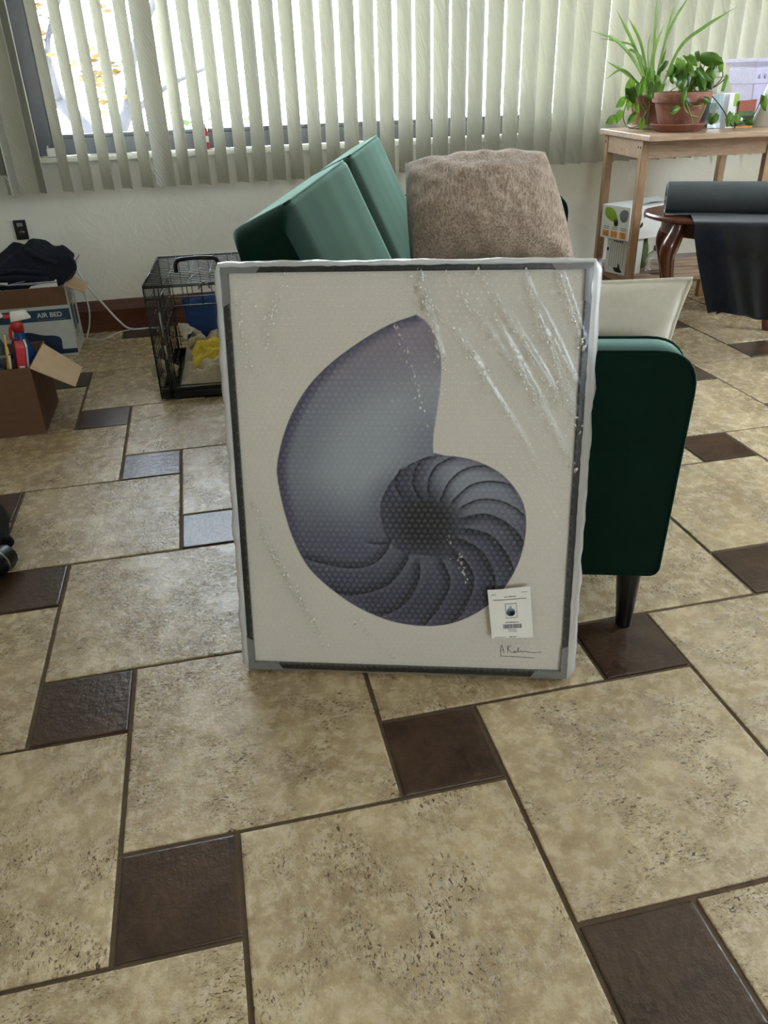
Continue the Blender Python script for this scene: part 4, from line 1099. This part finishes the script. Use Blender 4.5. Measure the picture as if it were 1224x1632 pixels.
for i in range(6): MB().box(.036, ly[0] + .002 + i * .068, .182, .589, ly[0] + .056 + i * .068, .198).build('shelf_slat', 'oak_h', tb)
for y_ in (.100, .130, .472): MB().lathe([(.0045, 0), (.0045, .0016)], 12).xf(Matrix.Translation((.0122 if y_ != .130 else .0162, y_ + .002, .748)) @ Matrix.Rotation(R(-90), 4, 'Y')).build('bolt', 'brass', tb)
MB().lathe([(.005, 0), (.005, .0016)], 12).xf(Matrix.Translation((.30, ly[0] + .0062, .742)) @ Matrix.Rotation(R(90), 4, 'X')).build('bolt', 'oak', tb)

def pot(t, rb, rt, h, band, matn='terracotta'):
    p = MB().lathe([(rb * .9, .0), (rb, .004), (rt * .91, h - band), (rt, h - band + .002), (rt * 1.02, h - .004), (rt * 1.0, h), (rt * .9, h), (rt * .86, h - .02), (rt * .4, h - .022)], 40).build('pot', matn, t, sharp=35)
    MB().lathe([(rt * .865, h - .03), (rt * .86, h - .017), (rt * .5, h - .010), (.001, h - .008)], 28).build('soil', 'soil', t, True)
# pothos
po = thing('potted_pothos', 'trailing pothos in a terracotta pot and saucer at the front of the table', 'potted plant', (2.055, 3.40, .80))
MB().lathe([(.085, .0), (.095, .004), (.112, .026), (.116, .028), (.116, .032), (.108, .032), (.098, .014), (.001, .012)], 40).build('saucer', 'terracotta', po, sharp=35)
def pot_at(t, z0, rb, rt, h, band):
    p = MB().lathe([(rb * .9, z0), (rb, z0 + .004), (rt * .91, z0 + h - band), (rt, z0 + h - band + .003), (rt * 1.02, z0 + h - .004), (rt, z0 + h), (rt * .9, z0 + h), (rt * .86, z0 + h - .02), (rt * .4, z0 + h - .022)], 40).build('pot', 'terracotta', t, sharp=35)
    MB().lathe([(rt * .865, z0 + h - .03), (rt * .86, z0 + h - .017), (rt * .5, z0 + h - .010), (.001, z0 + h - .008)], 28).build('soil', 'soil', t, True)
pot_at(po, .013, .080, .119, .137, .040)
def leaf_me(name, w, l, cup, matn):
    """heart-shaped leaf, stalk end at the origin, tip at -z, front facing -y"""
    mb = MB(); nu, nv = 6, 9
    def fn(u, v):
        s = 2 * u - 1
        wd = w * (math.sin(PI * min(1, v * .92 + .10)) ** .75) * (1 - .35 * v)
        zz = -l * v + (.16 * l * (1 - v) ** 6) * abs(s) ** 1.2 * 1.0
        return (s * wd * .5, -cup * (1 - s * s) * l * .35 + .10 * l * v * v + .05 * l * abs(s), zz)
    mb.grid(fn, nu, nv); me = mb.mesh(name, True); me.materials.append(M[matn]); return me
LV = [leaf_me('leaf', .050, .060, .3, 'leaf'), leaf_me('leaf', .042, .064, .5, 'leaf'), leaf_me('leaf', .058, .066, .15, 'leaf')]
rl_ = random.Random(21)
def add_leaf(t, base, p, yaw, pitch_, rollv, s=1.0, k=None):
    o = put('leaf', LV[rl_.randrange(3) if k is None else k], t)
    o.location = Vector(p) - Vector(base); o.rotation_euler = (pitch_, rollv, yaw); o.scale = (s, s, s); return o
PB = (2.055, 3.40, .80)
# (x, y, z, yaw, pitch, roll, scale) with the stalk end at the point
big_leaves = [(2.02, 3.36, 1.055, .3, -.3, .9, 1.0), (2.10, 3.36, 1.075, -.2, -.9, -1.2, 1.5), (2.14, 3.38, 1.07, .3, -1.0, 1.1, 1.5), (2.175, 3.40, 1.06, .2, -.8, .9, 1.15), (2.155, 3.36, 1.03, -.4, -.2, .3, 1.0),
  (2.235, 3.42, 1.025, .2, -.2, 2.7, .85), (2.262, 3.42, 1.0, .8, .1, -.2, .9), (2.05, 3.34, 1.02, .4, -.2, .5, 1.0), (2.08, 3.34, 1.035, -.3, -.2, -.4, .95), (2.105, 3.33, 1.0, .2, -.1, .2, .9), (2.13, 3.35, 1.0, -.6, -.3, -.5, .9),
  (2.03, 3.33, 1.0, .1, -.3, .6, .8), (2.00, 3.36, 1.04, -.3, -.4, 1.0, .9), (1.97, 3.36, 1.05, .2, -.3, .2, .8), (2.165, 3.38, 1.0, .5, -.3, .6, .8), (2.06, 3.40, 1.08, .2, -.7, -.6, .9),
  (1.985, 3.265, .955, .1, -.1, .15, .75), (1.99, 3.268, .925, -.2, .1, -.8, .6), (1.965, 3.265, .895, .2, -.2, 1.3, .8), (2.075, 3.265, .925, .3, -.3, -1.1, .7), (2.185, 3.32, .86, -.2, -.1, .5, .7), (2.16, 3.33, .865, .2, .0, -.2, .7),
  (2.235, 3.30, .865, .0, -.1, .2, .85), (2.265, 3.30, .862, .1, -.1, -.3, .7), (2.315, 3.31, .838, -.3, -.5, -1.0, .7), (2.375, 3.30, .925, -.1, .0, -.35, .95), (2.02, 3.40, 1.07, .1, -.5, .2, .8), (2.11, 3.42, 1.09, .0, -1.0, .5, .9), (2.08, 3.46, 1.08, 1.2, -.8, .1, .9), (2.0, 3.47, 1.06, -1.2, -.8, .1, .9)]
for (x_, y_, z_, ya, pi_, ro, s) in big_leaves: add_leaf(po, PB, (x_, y_, z_), ya, pi_, ro, s)
for i in range(24):
    a = rl_.uniform(0, 2 * PI); r_ = rl_.uniform(.02, .12)
    add_leaf(po, PB, (2.06 + r_ * math.cos(a), 3.40 + r_ * math.sin(a) * .8, rl_.uniform(.975, 1.06)), rl_.uniform(-1.2, 1.2), rl_.uniform(-.9, .1), rl_.uniform(-.9, .9), rl_.uniform(.6, 1.15))
def stems(t, base, paths, r_, matn, name='stem'):
    for p in paths:
        pts = catmull([Vector(q) - Vector(base) for q in p], 5)
        MB().tube(pts, r_, 6).build(name, matn, t, True)
sp_ = []
for i in range(22):
    x_, y_, z_ = big_leaves[i % 16][:3] if i < 16 else (2.06 + rl_.uniform(-.1, .1), 3.4 + rl_.uniform(-.06, .06), 1.03)
    sp_.append([(2.055 + rl_.uniform(-.07, .07), 3.40 + rl_.uniform(-.06, .06), .935), ((2.055 + x_) / 2 + rl_.uniform(-.02, .02), (3.4 + y_) / 2, .99), (x_, y_, z_)])
stems(po, PB, sp_, .0017, 'stem')
stems(po, PB, [[(2.13, 3.37, .94), (2.15, 3.325, .93), (2.193, 3.30, .88), (2.224, 3.30, .843), (2.25, 3.30, .815)], [(2.25, 3.30, .815), (2.30, 3.30, .826), (2.341, 3.30, .851), (2.372, 3.30, .925)], [(2.14, 3.40, .945), (2.217, 3.42, .968), (2.245, 3.42, 1.0), (2.238, 3.42, 1.03)], [(2.14, 3.41, .945), (2.19, 3.42, 1.0), (2.21, 3.42, 1.03), (2.19, 3.41, 1.06)], [(2.14, 3.40, .945), (2.215, 3.42, .962), (2.25, 3.42, .985), (2.262, 3.42, 1.0)]], .0024, 'stem_dark', 'vine')
stems(po, PB, [[(2.0, 3.33, .945), (1.99, 3.275, .93), (2.027, 3.265, .863), (2.04, 3.272, .835)], [(2.02, 3.32, .945), (2.026, 3.27, .902), (2.07, 3.268, .90)], [(2.09, 3.31, .945), (2.085, 3.268, .90), (2.062, 3.268, .86), (2.005, 3.268, .88), (1.985, 3.268, .915)]], .0028, 'stem', 'vine')

# spider plant behind it, in its own pot
SB = (2.055, 3.655, .80)
sp2 = thing('potted_spider_plant', 'tall spider plant in a clay pot behind the pothos', 'potted plant', SB)
MB().lathe([(.075, .0), (.09, .003), (.098, .018), (.094, .018), (.085, .008), (.001, .007)], 36).build('saucer', 'white_plastic', sp2, sharp=35)
pot_at(sp2, .008, .070, .098, .125, .035)
BLADES = [
 [(2.057, 3.66, 0.937), (1.95, 3.643, 1.068), (1.841, 3.627, 1.15), (1.713, 3.61, 1.186)],
 [(2.05, 3.66, 0.942), (1.959, 3.675, 1.123), (1.863, 3.69, 1.261)],
 [(2.05, 3.66, 0.942), (1.963, 3.63, 1.133), (1.869, 3.6, 1.235)],
 [(2.063, 3.66, 0.937), (2.053, 3.68, 1.157), (2.051, 3.7, 1.343)],
 [(2.069, 3.66, 0.937), (2.111, 3.685, 1.156), (2.152, 3.71, 1.324)],
 [(2.069, 3.66, 0.937), (2.092, 3.635, 1.166), (2.164, 3.61, 1.323)],
 [(2.057, 3.66, 0.937), (2.036, 3.64, 1.084), (2.057, 3.62, 1.205)],
 [(2.106, 3.66, 0.961), (2.157, 3.633, 1.117), (2.248, 3.607, 1.192), (2.371, 3.58, 1.262)],
 [(2.051, 3.66, 0.937), (1.918, 3.64, 1.02), (1.8, 3.62, 1.073)],
 [(2.032, 3.66, 0.938), (1.886, 3.61, 1.035), (1.778, 3.56, 1.005)],
 [(2.056, 3.66, 0.942), (1.971, 3.677, 1.111), (1.885, 3.693, 1.146), (1.802, 3.71, 1.161)],
 [(2.054, 3.66, 0.937), (1.993, 3.633, 1.061), (1.912, 3.607, 1.11), (1.865, 3.58, 1.099)],
 [(2.063, 3.66, 0.937), (2.028, 3.675, 1.085), (2.034, 3.69, 1.181)],
 [(2.076, 3.66, 0.936), (2.065, 3.61, 1.059), (2.045, 3.56, 1.117)]
]
WID = [.012, .012, .010, .011, .014, .020, .019, .013, .010, .008, .007, .010, .010, .012]
for k, pts in enumerate(BLADES):
    P_ = [Vector(q) - Vector(SB) for q in catmull(pts, 8)]; n = len(P_); w0 = WID[k % len(WID)]; vs = []
    for i, p in enumerate(P_):
        t = i / (n - 1); tan = (P_[min(i + 1, n - 1)] - P_[max(0, i - 1)]).normalized()
        side = tan.cross(Vector((-.25 + .5 * math.sin(k), 1, .1))).normalized(); nrm = side.cross(tan)
        wd = w0 * (.45 + .55 * math.sin(PI * min(1, .15 + t * .8))) * (1 - max(0, t - .75) / .25 * .93)
        vs += [p - side * wd * .6 + nrm * wd * .25, p, p + side * wd * .6 + nrm * wd * .25]
    MB().add(vs, [(i * 3 + j, i * 3 + j + 1, i * 3 + j + 4, i * 3 + j + 3) for i in range(n - 1) for j in range(2)]).build('leaf_blade', 'blade', sp2, True)
# plantlets of ivy-like leaves hanging over the rim of the clay pot
iv = [(1.965, 3.57, 1.0, .2, -.1, .2, 1.1), (1.985, 3.57, 1.04, .1, -.2, -.3, 1.0), (1.905, 3.56, .995, .2, -.1, .4, 1.1), (1.885, 3.55, .965, .2, -.1, -.6, 1.25), (1.915, 3.555, .96, .0, -.2, .9, 1.0), (1.94, 3.56, .98, -.2, -.3, .2, .9), (1.87, 3.55, .925, .3, .0, .9, .8), (1.86, 3.55, .88, .2, .0, .25, .8), (1.835, 3.55, .855, .1, .0, 1.1, .85), (1.93, 3.55, .865, -.1, -.1, .7, .9), (1.965, 3.55, .845, .2, .0, -.2, .8), (1.93, 3.55, .905, .2, -.1, -.4, .7), (1.90, 3.555, .93, .2, -.1, .1, .8), (2.0, 3.56, .98, .1, -.3, .4, .9), (2.02, 3.57, 1.01, .2, -.4, -.2, .9), (1.99, 3.56, .95, -.2, -.2, -.5, .8)]
for (x_, y_, z_, ya, pi_, ro, s) in iv: add_leaf(sp2, SB, (x_, y_, z_), ya, pi_, ro, s * .95)
stems(sp2, SB, [[(2.0, 3.62, .93), (1.94, 3.56, .94), (1.91, 3.55, .89), (1.93, 3.55, .86)], [(1.99, 3.62, .93), (1.90, 3.56, .93), (1.872, 3.55, .86), (1.90, 3.55, .815), (1.95, 3.55, .82), (1.975, 3.55, .87), (1.955, 3.555, .90)], [(2.0, 3.6, .93), (1.96, 3.55, .92), (1.985, 3.55, .88), (1.965, 3.55, .845)], [(2.01, 3.6, .93), (2.0, 3.56, .90), (1.99, 3.55, .845), (1.998, 3.55, .81)], [(1.99, 3.62, .93), (1.92, 3.57, .96), (1.90, 3.56, .99)], [(2.02, 3.62, .93), (1.98, 3.58, .98), (1.975, 3.57, 1.02)]], .0022, 'stem', 'runner')

# boxes, urn and shade standing at the right of the table
bx = thing('glass_block', 'pale blue glass block vase between the pothos pot and the cartons', 'vase', (2.205, 3.42, .80), R(8))
MB().box(0, 0, 0, .075, .07, .135).bevel(.004, 2).build('glass', 'blue_glass', bx); MB().box(.008, .008, .004, .045, .062, .10).bevel(.004, 2).build('green_filling', 'olive_print', bx)
bx = thing('seed_box', 'narrow white and green carton standing on the table', 'box', (2.292, 3.415, .80), R(4))
MB().box(0, 0, 0, .052, .06, .135).bevel(.0012, 1).build('body', 'box_white', bx); MB().box(.026, -.0008, .085, .050, 0, .134).build('green_corner', 'print_green', bx); MB().box(.004, -.0008, .006, .05, 0, .05).build('leaf_print', 'olive_print', bx)
bx = thing('planter_kit', 'small box printed terracotta red and leafy green on the table', 'box', (2.342, 3.41, .80), R(-4))
MB().box(0, 0, 0, .078, .06, .105).bevel(.0012, 1).build('body', 'olive_print', bx)
MB().hexa([(-.0006, -.001, .066), (.0786, -.001, .066), (.0786, .0, .066), (-.0006, 0, .066)], [(-.0006, -.001, .105), (.0786, -.001, .110), (.0786, 0, .110), (-.0006, 0, .105)]).build('red_panel', 'terracotta_print', bx)
MB().box(.004, -.0012, .036, .078, 0, .046).build('dark_strip', 'print_black', bx); MB().lathe([(.007, 0), (.007, .001)], 16).xf(Matrix.Translation((.02, -.0013, .034)) @ Matrix.Rotation(R(90), 4, 'X')).build('round_print', 'paper', bx); MB().box(.0, -.0012, .0, .078, 0, .006).build('gold_strip', 'print_orange', bx)
ur = thing('urn_planter', 'lavender square urn planter with a wide rim on the table', 'planter', (2.545, 3.60, .80), R(3))
def sqring(z, h):
    h *= .85
    return [(-h, -h, z), (h, -h, z), (h, h, z), (-h, h, z)]
def frust(levels):
    mb = MB(); vs = []
    for z, h in levels: vs += sqring(z, h)
    n = len(levels); mb.add(vs, [(k * 4 + j, k * 4 + (j + 1) % 4, k * 4 + 4 + (j + 1) % 4, k * 4 + 4 + j) for k in range(n - 1) for j in range(4)] + [(3, 2, 1, 0), tuple(range(4 * n - 4, 4 * n))])
    return mb
frust([(0, .075), (.01, .085), (.03, .07), (.225, .102)]).bevel(.002, 1).build('body', 'lavender', ur)
frust([(.225, .104), (.232, .106), (.252, .128), (.262, .13), (.265, .122), (.245, .095)]).build('rim', 'lavender', ur)
frust([(.165, .0955), (.168, .0985), (.222, .107), (.225, .104)]).build('frieze', 'lavender', ur)
for i in range(5): MB().lathe([(.009, 0), (.008, .003), (.002, .005)], 10).xf(Matrix.Translation((-.06 + .03 * i, -.088, .195)) @ Matrix.Rotation(R(98), 4, 'X')).build('rosette', 'lavender', ur, True)
lh = thing('lamp_shade', 'white tapered paper shade at the right edge of the table', 'lamp shade', (2.512, 3.42, .80))
MB().lathe([(.078, 0), (.080, .001), (.030, .178), (.036, .186), (.036, .192), (.028, .192), (.028, .18), (.076, .003)], 30).build('shade', 'shade_white', lh, True)
MB().lathe([(.006, .0), (.006, .165)], 12).build('post', 'white_plastic', lh, True)

# boxes on the lower shelf
jb = thing('juicer_box', 'white appliance box with green print on the table shelf', 'box', (1.862, 3.372, .358), R(18))
jw, jd, jh = .30, .17, .142
MB().box(0, 0, 0, jw, jd, jh).bevel(.0015, 1).build('body', 'box_white', jb)
def side(poly, name, matn, off=.0008): return MB().prism(poly, -off, 0, 'x').build(name, matn, jb)
side(catmull([(.07, .085), (.10, .075), (.145, .095), (.148, .13), (.11, .132), (.085, .115)], 4, True), 'green_shape', 'print_green')
side(catmull([(.065, .062), (.085, .058), (.09, .082), (.07, .088)], 4, True), 'dark_shape', 'print_black')
side(catmull([(.015, .085), (.045, .08), (.06, .11), (.04, .13), (.01, .125)], 4, True), 'grey_shape', 'print_grey', .0006)
for i in range(3): side([(.012 + .052 * i, .008), (.05 + .052 * i, .008), (.05 + .052 * i, .034), (.012 + .052 * i, .034)], 'food_picture', 'print_orange')
for i in range(3):
    for j in range(2): side([(.014 + .052 * i, .042 + .008 * j), (.046 + .052 * i, .042 + .008 * j), (.046 + .052 * i, .045 + .008 * j), (.014 + .052 * i, .045 + .008 * j)], 'text_line', 'print_grey')
def front(poly, name, matn): return MB().prism(poly, -.0008, 0, 'y').build(name, matn, jb)
front(catmull([(.045, .06), (.06, .055), (.075, .09), (.07, .125), (.05, .13), (.035, .11)], 4, True), 'green_shape', 'olive_print')
front([(.09, .09), (.115, .10), (.115, .135), (.09, .128)], 'grey_panel', 'print_grey')
front(catmull([(.03, .045), (.04, .04), (.045, .06), (.032, .065)], 4, True), 'dark_shape', 'print_black'); front(catmull([(.075, .05), (.09, .06), (.085, .075), (.072, .06)], 4, True), 'dark_shape', 'print_black')
MB().prism([(.0, .0), (.30, .0), (.30, .17), (.0, .17)], jh, jh + .001, 'z').build('lid_print', 'print_pale', jb)
sb = thing('striped_box', 'white box with thin grey lines under the appliance box', 'box', (1.885, 3.40, .198), R(18))
MB().box(0, 0, 0, .10, .13, .158).bevel(.0015, 1).build('body', 'box_white', sb)
for i in range(7): MB().box(-.0008, .02 + .014 * i, .03, 0, .0215 + .014 * i, .135).build('line', 'print_grey', sb)
for i in range(5): MB().box(-.0008, .03 + .013 * i, .142, 0, .036 + .013 * i, .150).build('heading_mark', 'print_black', sb)
MB().prism(catmull([(.02, .012), (.06, .01), (.075, .028), (.05, .03), (.045, .05), (.035, .028)], 3, True), -.001, 0, 'x').build('plant_print', 'print_black', sb)
MB().prism(catmull([(.115, .10), (.125, .10), (.125, .112), (.115, .112)], 3, True), -.001, 0, 'x').build('dot_print', 'print_black', sb)
cj = thing('clear_jar', 'clear plastic jar with dome lid on the table shelf', 'jar', (2.06, 3.42, .198))
MB().lathe([(.052, 0), (.056, .005), (.058, .06), (.045, .085), (.025, .10), (.025, .115), (.02, .118)], 26).build('jar', 'clear_box', cj, True); MB().lathe([(.027, .10), (.027, .12), (.015, .124)], 20).build('lid', 'print_grey', cj, True)
gb = thing('green_pouch', 'dark green pouch standing behind the clear jar', 'pouch', (2.03, 3.56, .198))
disp(MB().lathe([(.04, 0), (.05, .02), (.048, .09), (.035, .14), (.012, .15)], 18), .006, 25).build('body', 'olive_print', gb, True); MB().box(-.02, -.003, .145, .02, .003, .158).build('seal', 'print_black', gb)
yp = thing('yellow_leaflet', 'thin yellow-green leaflet lying on the appliance box', 'leaflet', (1.97, 3.44, .5015), R(20))
MB().grid(lambda u, v: (u * .16, v * .07, .002 + .018 * u * v + .004 * math.sin(u * 5)), 12, 4).build('sheet', 'print_green', yp, True); MB().grid(lambda u, v: (u * .16, v * .07, .003 + .018 * u * v + .004 * math.sin(u * 5)), 12, 4).build('top_side', 'print_pale', yp, True)

# ------------------------------------------------------------------ mahogany side table with yoga mat
SA = R(-27); SC = Vector((2.13, 2.90, 0))
st = thing('mahogany_table', 'dark red oval side table with curved legs at the right edge', 'side table', SC, SA)
a_, b2_ = .41, .27
MB().lathe([(.96, .512), (1.0, .518), (1.0, .528), (.985, .534), (.001, .536)], 48, sx=a_, sy=b2_).build('top', 'mahogany', st, sharp=40)
MB().lathe([(.80, .455), (.82, .46), (.82, .512)], 40, sx=a_, sy=b2_).build('apron', 'mahogany', st, sharp=40)
for sx in (-1, 1):
    for sy in (-1, 1):
        o_ = Vector((sx * .9, sy * .5)).normalized()
        bx_, by_ = (sx * .275, sy * .135) if sx < 0 or sy < 0 else (.165, .222)
        prof_ = [(0, .512, .026), (.010, .47, .030), (.030, .425, .034), (.038, .39, .031), (.030, .34, .026), (.014, .27, .021), (.004, .18, .0175), (.004, .10, .0155), (.014, .045, .0165), (.026, .018, .021), (.03, .0, .019)]
        pts = catmull([(bx_ + o_.x * d, by_ + o_.y * d, z, r_) for d, z, r_ in prof_], 4)
        MB().tube([p[:3] for p in pts], [p[3] for p in pts], 12).build('leg', 'mahogany', st, True)
ym = thing('yoga_mat', 'rolled charcoal yoga mat lying on the mahogany side table', 'yoga mat', SC + Vector((0, 0, .537)), SA)
mr, m0, m1 = .058, -.335, .42
MB().lathe([(.012, 0), (mr - .002, 0), (mr, .002), (mr, m1 - m0 - .002), (mr - .002, m1 - m0), (.012, m1 - m0)], 40).xf(Matrix.Translation((m0, -.06, mr)) @ Matrix.Rotation(R(90), 4, 'Y')).build('roll', 'mat_grey', ym, sharp=40)
spi = MB(); pts = []
for i in range(150):
    t = i / 149; a = t * 2 * PI * 6.5; r_ = .012 + (mr - .014) * t; pts.append((m0 - .001, -.06 + r_ * math.cos(a), mr + r_ * math.sin(a)))
spi.tube(pts, .0011, 4); spi.build('spiral_edge', 'black_fabric', ym, True)
MB().lathe([(.012, -.0006), (mr - .001, -.0006), (mr - .001, .0), (.012, 0)], 40).xf(Matrix.Translation((m0 - .0003, -.06, mr)) @ Matrix.Rotation(R(90), 4, 'Y')).build('roll_end', 'mat_end_lit', ym)
MB().grid(lambda u, v: (m0 + (m1 - m0) * u, -.06 - .075 * v, .0015 + .012 * v * (1 - v) + .003 * math.sin(u * 9) * v), 24, 6).build('loose_end', 'mat_grey', ym, True)
# black cloth hanging over the front of the side table
dc = thing('black_drape', 'black cloth hanging from under the yoga mat over the side table', 'cloth', SC, SA)
def df(u, v):
    # u along the table, v from under the mat, over the rim, down to the floor
    x_ = -.24 + .55 * u
    L1 = .207
    if v < .25:
        t = v / .25; y_ = -.075 - L1 * t; z_ = .5395 - .001 * t
    else:
        t = (v - .25) / .75; y_ = -.075 - L1 - .012 * math.sin(PI * min(1, t * 3)) ; z_ = .5385 - .335 * t - .012 * (1 - math.cos(min(1, t * 10) * PI / 2))
        x_ = x_ * (1 - .26 * t ** 1.3) + .075 * t
        y_ += (.016 * math.sin(u * 15 + 1) + .010 * math.sin(u * 31)) * t
        z_ += .014 * math.sin(u * 8 + .5) * t
    return (x_, y_, z_)
mb = MB().grid(df, 60, 50); fr_ = list(mb.v); mb.build('cloth', 'drape_black', dc, True)
MB().tube([fr_[50 * 61 + i] for i in range(61)], .004, 6).build('hem', 'cloth_navy', dc, True)
MB().grid(lambda u, v: tuple(Vector(df(u * .18, .3 + .7 * v)) + Vector((-.004 - .03 * v * (1 - u), -.008, 0))), 10, 30).build('blue_lining_edge', 'cloth_navy', dc, True)
# light wood stand and small dark box beyond the right edge
ws = thing('wooden_crate_stand', 'light wood upright of a small stand at the right picture edge', 'stand', (2.58, 3.16, 0), R(-10))
for x_ in (0, .22): MB().box(x_, 0, 0, x_ + .03, .03, .30).bevel(.002, 1).build('upright', 'oak', ws)
MB().box(0, .03, .12, .25, .20, .14).build('shelf', 'oak_h', ws); MB().box(0, .03, .275, .25, .20, .295).build('shelf', 'oak_h', ws)
db = thing('small_dark_box', 'small dark box on the wooden stand at the right edge', 'box', (2.62, 3.18, .14), R(-10))
MB().box(0, .02, 0, .14, .12, .09).bevel(.003, 1).build('body', 'print_black', db); MB().box(.01, .0194, .02, .10, .02, .05).build('label_patch', 'terracotta_print', db)
